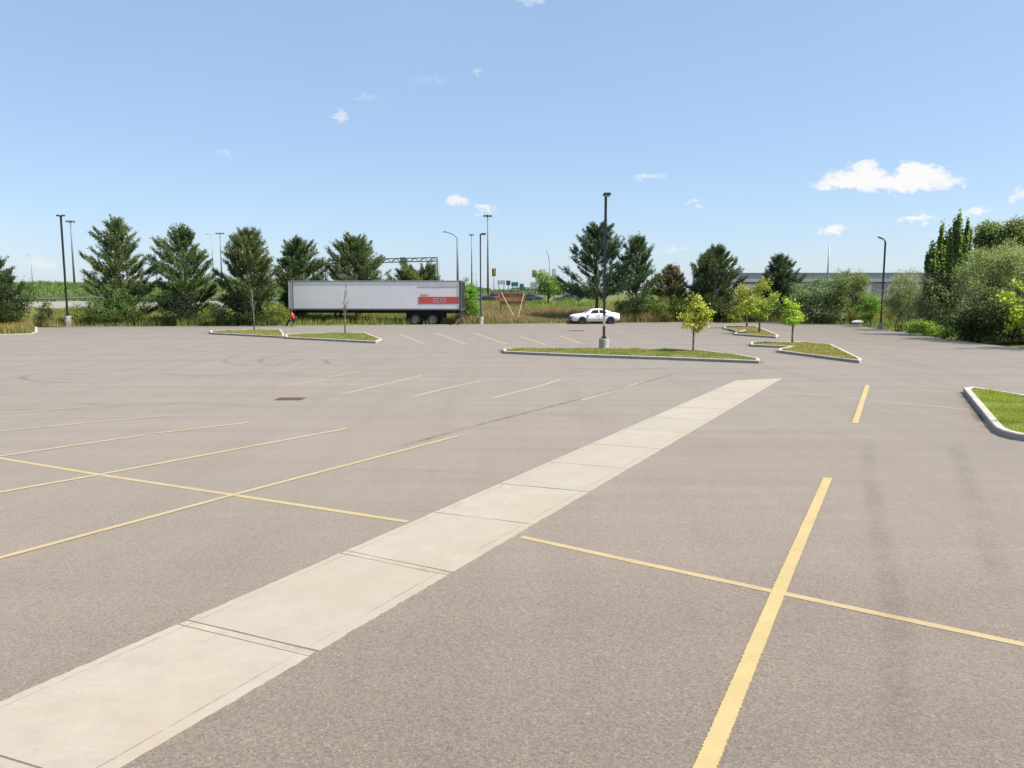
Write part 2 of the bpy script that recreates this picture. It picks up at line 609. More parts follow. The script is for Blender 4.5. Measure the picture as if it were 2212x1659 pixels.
M = dict(
    asphalt=asphalt_mat('asphalt'),
    road=asphalt_mat('far_asphalt', (.20, .18, .155)),
    slab=concrete_mat('slab_concrete', (.272, .244, .199), True, -LANE),
    joint=concrete_mat('joint_filler', (.262, .228, .186), False),
    groove=simple('groove_dirt', (.12, .085, .065), .95, 0, .3, 20),
    kerb=concrete_mat('kerb_concrete', (.33, .315, .285), False),
    base_concrete=concrete_mat('base_concrete', (.36, .36, .32), False),
    yellow=paint_mat('yellow_paint', (.325, .250, .118), .16),
    yellow_old=paint_mat('old_yellow_paint', (.325, .265, .155), .34),
    pale_old=paint_mat('pale_old_paint', (.30, .26, .19), .5),
    white_yellow=paint_mat('pale_yellow_paint', (.315, .25, .135), .3),
    rubber_mark=mark_mat('rubber_mark', (.055, .048, .045), .40, 14),
    soft_mark=mark_mat('soft_tyre_track', (.06, .053, .047), .19, 13),
    pale_mark=mark_mat('dusty_paint', (.36, .30, .22), .55, 3),
    gutter=mark_mat('gutter_dirt', (.055, .045, .034), .75, 5),
    tool_mark=mark_mat('tool_mark', (.15, .115, .085), .7, 5),
    seam=mark_mat('pavement_seam', (.05, .043, .04), .65, 5),
    soil=soil_mat('grass_ground', (.075, .10, .025), (.12, .115, .04), (.09, .085, .03), .12),
    island_soil=soil_mat('island_soil', (.11, .125, .03), (.15, .13, .055), (.10, .10, .03), .8),
    near_soil=soil_mat('near_lawn_soil', (.12, .17, .03), (.16, .2, .04), (.1, .14, .03), 1.2),
    mulch=simple('mulch', (.06, .045, .03), .95, 0, .3, 14, .5),
    leaf=leaf_mat('leaves', .45),
    needle=leaf_mat('needles', .12, .6),
    grass=leaf_mat('grass_blades', .3, .7),
    bark=simple('bark', (.085, .065, .05), .9, 0, .3, 9, .6),
    twig=simple('pale_bark', (.16, .13, .105), .9, 0, .25, 12, .3),
    black=simple('black_paint', (.020, .021, .022), .45, 0, .25, 4),
    darkgrey=simple('dark_grey_paint', (.055, .058, .06), .5, 0, .2, 5),
    galv=simple('galvanised_steel', (.21, .22, .235), .5, .35, .12, 4),
    galvd=simple('weathered_steel', (.13, .14, .15), .6, .3, .12, 4),
    trailer=simple('trailer_white', (.80, .765, .74), .5, 0, .09, 1.1),
    trailer_rail=simple('trailer_rail', (.20, .20, .215), .6, .2, .2, 3),
    trailer_edge=simple('trailer_edge', (.07, .068, .066), .6, 0, .2, 3),
    under=simple('chassis_black', (.018, .018, .018), .8, 0, .3, 4),
    red_band=simple('red_band', (.60, .095, .085), .5, 0, .15, 3),
    band_text=simple('pale_letters', (.60, .42, .43), .6, 0, .1, 6),
    tyre=simple('tyre', (.018, .018, .019), .85, 0, .25, 9),
    rim=simple('steel_rim', (.20, .20, .20), .5, .4, .2, 8),
    dark_rim=simple('alloy_rim', (.09, .09, .11), .4, .5, .2, 8),
    car_white=simple('white_car_paint', (.72, .73, .75), .25, 0, .03, 1, 0, .6),
    car_red=simple('red_car_paint', (.30, .03, .05), .3, 0, .05, 1, 0, .6),
    car_dark=simple('dark_car_paint', (.03, .035, .05), .3, 0, .05, 1, 0, .6),
    glass=simple('dark_glass', (.012, .014, .018), .18, 0, .1, 2, 0, .3),
    lens=simple('lamp_lens', (.55, .56, .55), .2, 0, .1, 5, 0, .6),
    tail=simple('tail_lens', (.35, .02, .02), .3, 0, .1, 5),
    plywood=simple('plywood', (.30, .155, .075), .8, 0, .18, 3.5, .1),
    lumber=simple('lumber', (.42, .31, .19), .8, 0, .2, 5, .1),
    post_wood=simple('post_wood', (.25, .18, .09), .85, 0, .2, 5, .1),
    signal_y=simple('signal_yellow', (.42, .26, .03), .6, 0, .1, 4),
    lamp_red=simple('signal_red_lens', (.30, .03, .02), .4, 0, .1, 4),
    lamp_amber=simple('signal_amber_lens', (.35, .17, .02), .4, 0, .1, 4),
    lamp_green=simple('signal_green_lens', (.02, .18, .10), .4, 0, .1, 4),
    sign_green=simple('sign_green', (.02, .16, .11), .5, 0, .12, 3),
    sign_white=simple('sign_back', (.46, .48, .5), .5, .2, .12, 3),
    sign_blue=simple('sign_blue', (.05, .10, .16), .5, 0, .12, 3),
    wall_grey=simple('warehouse_wall', (.37, .375, .385), .7, 0, .07, .4),
    wall_pale=simple('warehouse_lower_wall', (.46, .46, .46), .7, 0, .07, .4),
    maroon=simple('maroon_trim', (.12, .025, .035), .6, 0, .1, 2),
    rust=simple('rusty_iron', (.085, .045, .03), .9, .2, .35, 25, .3),
    peel=simple('peeling_primer', (.42, .38, .33), .8, 0, .3, 25),
    skin=simple('skin', (.30, .17, .11), .6, 0, .05, 8),
    red_top=simple('red_top', (.42, .035, .03), .8, 0, .15, 7),
    trousers=simple('dark_trousers', (.03, .035, .04), .85, 0, .2, 7),
    hair=simple('dark_hair', (.015, .011, .009), .7, 0, .2, 20),
    rock=simple('pale_rock', (.30, .32, .32), .9, 0, .2, 6, .4),
)

# ------------------------------------------------------------------ ground
def build_terrain():
    xs = np.concatenate([[-4000, -2000, -1000, -600, -400, -300, -240, -200, -170, -140, -120, -100, -85], np.arange(-74, 76, 2.0),
                         [85, 100, 120, 140, 170, 200, 240, 300, 400, 600, 1000, 2000, 4000]])
    ys = np.concatenate([[-400, -150, -60, -30, -10, 10, 20], np.arange(28, 150, 2.0), np.arange(150, 240, 5.0),
                         [250, 280, 320, 400, 550, 800, 1200, 2000, 3500, 6000]])
    X, Y = np.meshgrid(xs, ys)
    P = np.stack([X.ravel(), Y.ravel()], 1)
    Z = terrain(P)
    V = np.column_stack([P, Z])
    nx = len(xs)
    i = np.arange(len(ys) - 1)[:, None] * nx + np.arange(nx - 1)[None]
    Fc = np.stack([i, i + 1, i + 1 + nx, i + nx], -1).reshape(-1, 4)
    o = np_mesh('ground', V, Fc, np.full((len(V), 3), .1), M['soil'])
    o.data.polygons.foreach_set('use_smooth', [True] * len(o.data.polygons))
    tag(o, kind='structure')


build_terrain()

lot = MB()
n = len(LOT)
lot.add([(p.x, p.y, 0) for p in LOT] + [(p.x, p.y, -.4) for p in LOT],
        [tuple(range(n))] + [(i, (i + 1) % n, (i + 1) % n + n, i + n) for i in range(n)])
LOTO = tag(lot.build('parking_lot', M['asphalt']), kind='structure')


def ribbon(name, pts, width, z, mat, parent, soft=False, widths=None):
    """flat strip along a line; soft=True fades across its width through the 'edge' attribute"""
    pts = [Vector((p.x, p.y)) for p in pts]
    if soft:                        # finer line
        fine = []
        for i in range(len(pts) - 1):
            p0, p1, p2, p3 = pts[max(i - 1, 0)], pts[i], pts[i + 1], pts[min(i + 2, len(pts) - 1)]
            for s in range(6):
                t = s / 6
                fine.append(0.5 * ((2 * p1) + (p2 - p0) * t + (2 * p0 - 5 * p1 + 4 * p2 - p3) * t * t + (3 * p1 - p0 - 3 * p2 + p3) * t ** 3))
        pts = fine + [pts[-1]]
    rows, cols = [], ([-.5, -.17, .17, .5] if soft else [-.54, -.40, .40, .54])
    for i, p in enumerate(pts):
        d = (pts[min(i + 1, len(pts) - 1)] - pts[max(i - 1, 0)]).normalized()
        nrm = Vector((-d.y, d.x))
        rows += [(p.x + nrm.x * width * c, p.y + nrm.y * width * c, z) for c in cols]
    k = len(cols)
    fs = [(i * k + j, i * k + j + 1, (i + 1) * k + j + 1, (i + 1) * k + j) for i in range(len(pts) - 1) for j in range(k - 1)]
    me = bpy.data.meshes.new(name)
    me.from_pydata(rows, [], fs)
    me.materials.append(mat)
    if soft:
        a = me.attributes.new('edge', 'FLOAT', 'POINT')
        vals = []
        for i in range(len(pts)):
            e = min(1.0, min(i, len(pts) - 1 - i) / 3.0)
            vals += [0, e, e, 0]
        a.data.foreach_set('value', vals)
    else:
        a = me.attributes.new('edge', 'FLOAT', 'POINT')
        a.data.foreach_set('value', [.15, 1, 1, .15] * len(pts))
    o = bpy.data.objects.new(name, me)
    COL.objects.link(o)
    o.parent = parent
    return o


def gl(*pts):
    return [G(*p) for p in pts]


LW = .100
# long aisle line, both sides of the strip
ribbon('painted_line', gl((-260, 944), (0, 990), (207, 1024.5), (500, 1069), (881, 1127.5)), LW, .004, M['white_yellow'], LOTO)
ribbon('painted_line', gl((1126, 1160), (1400, 1220), (1685, 1281), (2212, 1393), (2700, 1490)), LW, .004, M['white_yellow'], LOTO)
# stall lines left of the strip
ribbon('painted_line', gl((-120, 1238), (0, 1206), (495, 1072), (990, 942)), LW, .008, M['white_yellow'], LOTO)
ribbon('painted_line', gl((-120, 1085), (0, 1064), (225, 1024), (750, 926)), LW, .008, M['yellow_old'], LOTO)
ribbon('painted_line', gl((-100, 1002), (0, 986), (313, 940)), LW, .008, M['yellow_old'], LOTO)
ribbon('painted_line', gl((340, 936), (540, 913)), LW, .008, M['yellow_old'], LOTO)
ribbon('painted_line', gl((-60, 938), (0, 932), (237, 909.5), (363, 898)), LW, .008, M['pale_old'], LOTO)
ribbon('painted_line', gl((-60, 899), (0, 894), (207, 878)), LW, .008, M['pale_old'], LOTO)
ribbon('painted_line', gl((-60, 867), (0, 863), (77, 855.5)), LW, .008, M['pale_old'], LOTO)
# middle rows
for a in (((604, 835), (700, 820)), ((739.5, 851), (841, 828), (911, 811)), ((894.5, 856), (968, 838), (1039.5, 823)),
          ((1066, 859.5), (1164.5, 834.5), (1211, 819.5)), ((1256, 864.5), (1314.5, 848), (1391, 824.5)), ((708, 814.5), (784.5, 801))):
    ribbon('painted_line', gl(*a), LW, .004, M['yellow_old'], LOTO)
# far rows
for a in (((861, 721), (914, 741)), ((941, 719.5), (1006, 743)), ((1019.5, 718), (1094.5, 743.5)), ((1124.5, 727), (1179.5, 745)),
          ((1211, 726), (1256, 742))):
    ribbon('painted_line', gl(*a), LW * 1.25, .004, M['yellow_old'], LOTO)
# right of the strip
ribbon('painted_line', gl((1400, 1930), (1523, 1659), (1681, 1281), (1788, 1033)), .134, .008, M['yellow'], LOTO)
ribbon('painted_line', gl((1847, 915), (1874, 832)), .134, .008, M['yellow'], LOTO)
ribbon('painted_line', gl((1700, 848), (1772, 854), (1935, 870), (2104, 886)), LW, .004, M['pale_old'], LOTO)
for a, w in ((((1885, 840), (1990, 845), (2062, 849)), .5), (((1960, 836), (2075, 836)), .35)):
    ribbon('paint_smear', gl(*a), w, .004, M['pale_mark'], LOTO, True)
# seam that carries on from the first stall line
ribbon('pavement_seam', gl((860, 966), (991, 929.5), (1101, 901), (1258, 861), (1391, 826), (1470, 804)), .16, .006, M['seam'], LOTO, True)
# fine cracks
crs = random.Random(8)
for (x, y, dx, dy, n_) in ((760, 1010, 70, 6, 8), (120, 900, 80, -4, 9), (1300, 900, -60, 6, 7), (560, 800, 70, 3, 9), (1900, 790, 60, 6, 7)):
    pts_ = []
    for q in range(n_):
        pts_.append((x, y))
        x, y = x + dx * crs.uniform(.5, 1.4), y + dy * crs.uniform(.2, 1.8) + crs.uniform(-6, 6)
    ribbon('crack', gl(*pts_), .035, .0035, M['seam'], LOTO, True)
# skid loops
for a in (((215, 810), (133, 807), (73, 808.5), (48, 816), (83, 824.5), (150, 827), (260, 828)),
          ((560, 767), (510, 770.5), (485, 779.5), (505, 787), (560, 789)),
          ((613, 773), (593, 770.5), (567, 776), (565, 784.5), (590, 790), (613, 783), (640, 779.5), (648, 772)),
          ((700, 774), (709, 786), (740, 791), (800, 786), (870, 780))):
    ribbon('skid_mark', gl(*a), .30, .010, M['rubber_mark'], LOTO, True)
# worn wheel tracks
for a, w in ((((1874, 945), (1881, 1029), (1904, 1179), (1923, 1254), (1938, 1420), (1945, 1640)), .34),
             (((2060, 950), (2087, 1029), (2125, 1141), (2170, 1300)), .4), (((1960, 800), (2040, 812), (2140, 822)), .8),
             (((1900, 762), (1990, 790), (2090, 804)), .5), (((120, 868), (260, 876), (420, 872), (600, 880)), .5),
             (((300, 800), (420, 812), (560, 806), (700, 812)), .5), (((100, 760), (300, 752), (520, 764)), .9),
             (((0, 886), (90, 886), (200, 884), (330, 870)), .35), (((1450, 800), (1560, 806), (1660, 798), (1740, 790)), .5),
             (((1180, 790), (1330, 800), (1500, 790)), .8), (((900, 757), (1060, 770), (1180, 763)), .8)):
    ribbon('wheel_track', gl(*a), w, .0055, M['soft_mark'], LOTO, True)

# kerb along the far edge of the lot
def offset_poly(pts, d):
    out = []
    for i, p in enumerate(pts):
        t = (pts[min(i + 1, len(pts) - 1)] - pts[max(i - 1, 0)]).normalized()
        out.append(p + Vector((-t.y, t.x)) * d)
    return out


edge = LOT[:16]
e2 = offset_poly(edge, .2)
kb = MB()
for i in range(11):
    a, b, c, d = edge[i], edge[i + 1], e2[i + 1], e2[i]
    kb.prism([a, b, c, d], -.05, .06)
tag(kb.build('kerb', M['kerb']), kind='structure')


# ------------------------------------------------------------------ concrete strip of slabs
SL, SR = [], []
joints = [((0, 1618), (104, 1659)), ((395, 1345), (690, 1413)), ((735, 1193), (975, 1240)), ((935, 1107), (1150, 1133)), ((1080, 1045), (1270, 1063)),
          ((1197, 998), (1350, 1013))]
# straight edges fitted to the surveyed joints
jl = [G(*a) for a, b in joints[1:]] + [G(1382, 910), G(1590, 822)]
jr = [G(*b) for a, b in joints[1:]] + [G(1500, 929), G(1690, 818)]


def fit(ps):
    A = np.array([(p.y, 1) for p in ps])
    k, c = np.linalg.lstsq(A, np.array([p.x for p in ps]), rcond=None)[0]
    return k, c


kl, cl_ = fit(jl)
kr, cr_ = fit(jr)
STRIP = empty('path', (0, 0, 0))
tag(STRIP, kind='structure')
yl = [G(*a).y for a, b in joints[1:]]
yr = [G(*b).y for a, b in joints[1:]]
stepl = 1.62
ends = [(yl[i], yr[i]) for i in range(len(yl))]
first = (ends[0][0] - 1.78, ends[0][1] - 1.70)
ends = [(first[0] - 1.75, first[1] - 1.7), first] + ends
while ends[-1][0] < 25.0:
    ends.append((ends[-1][0] + stepl, ends[-1][1] + stepl * 1.01))
ends[-1] = (25.5, 26.1)
rs = random.Random(4)
for i in range(len(ends) - 1):
    (a0, b0), (a1, b1) = ends[i], ends[i + 1]
    dbl0 = .05 if i in (1, 2, 3) else .009
    dbl1 = .05 if i + 1 in (1, 2, 3) else .009
    a0, b0, a1, b1 = a0 + dbl0, b0 + dbl0, a1 - dbl1, b1 - dbl1
    tz = rs.uniform(.0048, .0068)
    poly = [(kl * a0 + cl_, a0)] + [(kl * a0 + cl_ + (kr * b0 + cr_ - kl * a0 - cl_) * q + rs.gauss(0, .0), a0 + (b0 - a0) * q + rs.gauss(0, .0035)) for q in (.2, .4, .6, .8)]
    poly += [(kr * (b0 + (b1 - b0) * q) + cr_ + rs.gauss(0, .0045), b0 + (b1 - b0) * q) for q in np.linspace(0, 1, 36)]
    poly += [(kl * a1 + cl_ + (kr * b1 + cr_ - kl * a1 - cl_) * q, a1 + (b1 - a1) * q + rs.gauss(0, .0035)) for q in (.8, .6, .4, .2)]
    poly += [(kl * (a1 + (a0 - a1) * q) + cl_ + rs.gauss(0, .0045), a1 + (a0 - a1) * q) for q in np.linspace(0, .97, 35)]
    MB().prism(poly, -.05, tz).build('slab', M['slab'], STRIP, bevel=.0015)
    if i + 1 in (1, 2, 3):
        a, b = ends[i + 1]
        w = .036
        p2 = [(kl * (a - w) + cl_ + .01, a - w), (kr * (b - w) + cr_ - .01, b - w), (kr * (b + w) + cr_ - .01, b + w), (kl * (a + w) + cl_ + .01, a + w)]
        MB().prism(p2, -.05, .0042).build('joint_filler', M['joint'], STRIP)
ymid = np.linspace(3.4, 25.3, 40)
for kk, cc, off in ((kr, cr_, -.13), (kl, cl_, .11)):
    ribbon('tooled_line', [Vector((kk * y + cc + off, y)) for y in ymid], .016, .0085, M['tool_mark'], STRIP, True)
bed = MB().prism([(kl * ends[0][0] + cl_ + .004, ends[0][0]), (kr * ends[0][1] + cr_ - .004, ends[0][1]), (kr * ends[-1][1] + cr_ - .004, ends[-1][1]),
                  (kl * ends[-1][0] + cl_ + .004, ends[-1][0])], -.1, .0025)
bed.build('bedding', M['groove'], STRIP)

# ------------------------------------------------------------------ foliage makers
RNG = np.random.default_rng(11)


def unit(v):
    return v / np.maximum(np.linalg.norm(v, axis=-1, keepdims=True), 1e-9)


LEAF_GAIN, GRASS_GAIN, NEEDLE_GAIN = 1.85, 1.6, 2.0


def leaves(P, size, aspect, col, jit, rng, up=0.55, droop=0.0):
    """diamond leaves at P (n,3) -> verts, faces(quads), cols"""
    n = len(P)
    nrm = unit(rng.normal(size=(n, 3)) + np.array([0, 0, up]))
    t = unit(np.cross(nrm, rng.normal(size=(n, 3))))
    if droop:
        t = unit(t + np.array([0, 0, -droop]))
        nrm = unit(np.cross(t, rng.normal(size=(n, 3))))
    b = np.cross(nrm, t)
    s = (size * rng.uniform(.65, 1.35, n))[:, None]
    w = s * aspect
    v = np.stack([P - t * s * .5, P - b * w * .5 + nrm * s * .06, P + t * s * .5, P + b * w * .5 + nrm * s * .06], 1).reshape(-1, 3)
    f = np.arange(4 * n).reshape(n, 4)
    c = np.repeat(col * LEAF_GAIN * (1 + rng.normal(size=(n, 1)) * jit), 4, axis=0)
    return v, f, c


def mixcol(a, b, t):
    return np.asarray(a)[None] * (1 - t[:, None]) + np.asarray(b)[None] * t[:, None]


def pine(name, label, base, H, radius, seed, lean=(0, 0), group=None, bare=.12, col=(.030, .050, .020), col2=(.075, .088, .026), shape=None, brown=0.0, density=1.0):
    rng = np.random.default_rng(seed)
    root = thing(name, label, 'pine tree', base, 0, group)
    top = np.array([lean[0], lean[1], H])
    tr = MB()
    n = 9
    pts = []
    for i in range(n):
        t = i / (n - 1)
        pts.append(top * t + np.array([math.sin(t * 5 + seed) * .10, math.cos(t * 4 + seed) * .10, 0]) * (1 - t))
    pts[0] = np.array([0, 0, -.3])
    rad = [.20 * (H / 10) * (1 - .93 * i / (n - 1)) + .012 for i in range(n)]
    tr.tube(pts, rad, 8)
    shape = shape or (lambda t: max(.05, min(1.0, (1.02 - t) ** .75 * 1.25)) * (.55 + .45 * min(1, t / .3)))
    tufts, dirs, tcol = [], [], []
    z = bare * H
    while z < H * .985:
        t = z / H
        nb = int(rng.integers(4, 7))
        ph = rng.uniform(0, 6.28)
        for k in range(nb):
            if rng.random() < .13:
                continue
            az = ph + k * 6.283 / nb + rng.normal() * .25
            Lb = radius * shape(t) * rng.uniform(.55, 1.15) * (1 + .16 * math.cos(az - seed * 1.7) + .10 * math.cos(2 * az + seed))
            Lb = max(Lb, .22)
            elev = R(4 + 42 * t ** 1.4 + rng.normal() * 9)
            o = np.array([math.cos(az), math.sin(az), 0])
            p0 = top * t
            m = 6
            line = []
            for j in range(m + 1):
                u = j / m
                line.append(p0 + o * Lb * u * math.cos(elev) + np.array([0, 0, 1]) * (Lb * u * math.sin(elev) + .34 * Lb * max(0, u - .45) ** 1.6 - .07 * Lb * math.sin(u * 3.1)))
            tr.tube(line, [max(.008, .045 * (H / 10) * (1 - t) * (1 - .8 * j / m) + .008) for j in range(m + 1)], 4, False)
            lump = rng.random()
            cnt = max(2, int(round(Lb * 4.6 * density)))
            for q in range(cnt):
                u = 1.0 if q == 0 else rng.uniform(.28, 1.0) ** .8
                i = min(m - 1, int(u * m))
                pp = line[i] + (line[i + 1] - line[i]) * (u * m - i)
                side = 0 if q == 0 else rng.normal() * .24 * Lb * (1.15 - u * .6)
                off = np.array([-o[1], o[0], 0]) * side + np.array([0, 0, abs(side) * .30 + rng.normal() * .05])
                tufts.append(pp + off)
                dirs.append(o * .85 + np.array([0, 0, .5 + .7 * t]) + off * .9 + rng.normal(size=3) * .2)
                tcol.append(lump * .75 + rng.random() * .25)
        z += H * rng.uniform(.034, .052) * (1.0 if t < .8 else .7)
    for q in range(7):
        tufts.append(top + np.array([rng.normal() * .07, rng.normal() * .07, -.1 - .1 * q + .25]))
        dirs.append(np.array([rng.normal() * .3, rng.normal() * .3, 1]))
        tcol.append(.3)
    T = np.array(tufts)
    D = unit(np.array(dirs))
    C = mixcol(col, col2, np.array(tcol) ** 1.5)
    if brown:
        bsel = rng.random(len(T)) < brown
        C[bsel] = np.array([.14, .075, .035]) * rng.uniform(.7, 1.2, (bsel.sum(), 1))
    K = 64
    N_ = len(T)
    PL = rng.uniform(.5, .95, (N_, 1)) * (.6 + .4 * H / 10)          # length of each foxtail
    along = rng.uniform(-.55, .75, (N_ * K, 1))
    DR = np.repeat(D, K, 0)
    P = np.repeat(T, K, 0) + DR * np.repeat(PL, K, 0) * along + rng.normal(size=(N_ * K, 3)) * .066
    DD = unit(DR * 1.05 + rng.normal(size=(len(P), 3)) * .52)
    ln = rng.uniform(.15, .30, (len(P), 1)) * (1.05 - .35 * np.abs(along))
    wd = unit(np.cross(DD, rng.normal(size=DD.shape))) * rng.uniform(.018, .036, (len(P), 1))
    V = np.stack([P - wd, P + wd, P + DD * ln], 1).reshape(-1, 3)
    Fc = np.arange(len(V)).reshape(-1, 3)
    CC = np.repeat(np.repeat(C, K, 0) * NEEDLE_GAIN * (1 + rng.normal(size=(len(P), 1)) * .14), 3, 0)
    tr.build('trunk', M['bark'], root, True)
    np_mesh('crown', V, Fc, CC, M['needle'], root)
    return root


def blob_points(blobs, n, rng, shell=.55):
    """n points through the outer part of ellipsoids (cx,cy,cz,rx,ry,rz)"""
    B = np.array(blobs, float)
    w = (B[:, 3] * B[:, 4] * B[:, 5]) ** .75
    idx = rng.choice(len(B), n, p=w / w.sum())
    d = unit(rng.normal(size=(n, 3)))
    r = shell + (1 - shell) * rng.random((n, 1)) ** .6
    return B[idx, :3] + d * r * B[idx, 3:6]


def broadleaf(name, label, base, blobs, nclusters, per, leaf, aspect, col, col2, seed, cat='tree', group=None, trunk_h=None, trunk_r=.12, spread=.30,
              jit=.16, droop=0.0, stems=1, limbs=26, bark='bark', shell=.5, dens=1.0, vst=.75):
    """tree or shrub: tapered stem(s) with limbs that reach into leaf clusters"""
    rng = np.random.default_rng(seed)
    root = thing(name, label, cat, base, 0, group)
    B = np.array(blobs, float)
    ctr = B[:, :3].mean(0)
    zlow = (B[:, 2] - B[:, 5]).min()
    th = trunk_h if trunk_h is not None else max(.1, zlow)
    topz = (B[:, 2] + B[:, 5] * .6).max()
    Cl = blob_points(blobs, nclusters, rng, shell)
    keep = Cl[:, 2] > .08
    Cl = Cl[keep]
    st = MB()
    for s in range(stems):
        o = np.array([rng.normal() * .12 * (stems > 1) * 2.2, rng.normal() * .12 * (stems > 1) * 2.2, 0])
        target = B[rng.integers(len(B)), :3] if stems > 1 else np.array([ctr[0], ctr[1], topz])
        P0, P1, P2 = o + [0, 0, -.2], o * 1.3 + [0, 0, th], target
        cur = [P0 + (P1 - P0) * t for t in (0, .35, .7, 1)] + [P1 + (P2 - P1) * t + np.array([rng.normal(), rng.normal(), 0]) * .06 for t in (.3, .6, .95)]
        rr = trunk_r / math.sqrt(stems)
        st.tube(cur, [rr * 1.25, rr, rr * .9, rr * .8, rr * .55, rr * .35, rr * .12], 7)
        for c in Cl[rng.choice(len(Cl), min(len(Cl), max(2, limbs // stems)), replace=False)]:
            t = rng.uniform(.0, .75)
            a = P1 + (P2 - P1) * t
            if c[2] < a[2]: a = P1
            mid = (a + c) / 2 + np.array([rng.normal() * .1, rng.normal() * .1, .12 * np.linalg.norm(c - a) * .5])
            r0 = rr * .42 * (1 - .6 * t)
            st.tube([a, mid, c], [r0, r0 * .55, r0 * .18], 5, False)
    tcl = rng.random(len(Cl))
    per = int(per * dens)
    P = np.repeat(Cl, per, 0) + rng.normal(size=(len(Cl) * per, 3)) * spread * np.array([min(1, .9 / vst), min(1, .9 / vst), vst]) * np.repeat(rng.uniform(.55, 1.15, (len(Cl), 1)), per, 0)
    C = np.repeat(mixcol(col, col2, tcl), per, 0)
    ok = P[:, 2] > .02
    v, f, c = leaves(P[ok], leaf, aspect, C[ok], jit, rng, droop=droop)
    st.build('trunk' if cat == 'tree' else 'stem', M[bark], root, True)
    np_mesh('crown' if cat == 'tree' else 'foliage', v, f, c, M['leaf'], root)
    return root


def blades(P, h, w, lean, c1, c2, rng, tip=None, tipfrac=0.0, bend=.25):
    """grass blades rooted at P (n,3): two-triangle-high tapering strips as quads+tip (drawn as quads)"""
    n = len(P)
    a = rng.uniform(0, 6.283, n)
    d = np.stack([np.cos(a), np.sin(a), np.zeros(n)], 1)
    s = np.stack([-np.sin(a), np.cos(a), np.zeros(n)], 1)
    hh = (h * rng.uniform(.55, 1.2, n))[:, None]
    ln = (lean * np.abs(rng.normal(size=n)))[:, None]
    up = np.array([0, 0, 1.0])
    w = np.asarray(w)[:, None] if np.ndim(w) else w
    mid = P + up * hh * .55 + d * ln * hh * .35
    tp = P + up * hh + d * ln * hh
    ww = w * rng.uniform(.6, 1.3, (n, 1))
    V = np.stack([P - s * ww * .5, P + s * ww * .5, mid + s * ww * .42, tp + s * ww * .08, tp - s * ww * .08, mid - s * ww * .42], 1).reshape(-1, 3)
    k = np.arange(n)[:, None] * 6
    Fc = np.concatenate([k + np.array([[0, 1, 2, 5]]), k + np.array([[5, 2, 3, 4]])])
    C = mixcol(c1, c2, rng.random(n)) * GRASS_GAIN * (1 + rng.normal(size=(n, 1)) * .12)
    CC = np.repeat(C, 6, 0)
    if tip is not None:
        sel = rng.random(n) < tipfrac
        t6 = CC.reshape(n, 6, 3)
        t6[sel, 3:5] = np.asarray(tip)
        t6[sel, 2] = t6[sel, 2] * .5 + np.asarray(tip) * .5
        t6[sel, 5] = t6[sel, 2]
        CC = t6.reshape(-1, 3)
    return V, Fc, CC


def merge(parts):
    vs, fs, cs, k = [], [], [], 0
    for v, f, c in parts:
        vs.append(v)
        fs.append(f + k)
        cs.append(c)
        k += len(v)
    return np.concatenate(vs), np.concatenate(fs), np.concatenate(cs)


def in_poly(P, poly):
    poly = np.asarray(poly)
    ins = np.zeros(len(P), bool)
    j = len(poly) - 1
    for i in range(len(poly)):
        a, b = poly[i], poly[j]
        c = (a[1] > P[:, 1]) != (b[1] > P[:, 1])
        with np.errstate(divide='ignore', invalid='ignore'):
            ins ^= c & (P[:, 0] < (b[0] - a[0]) * (P[:, 1] - a[1]) / (b[1] - a[1]) + a[0])
        j = i
    return ins


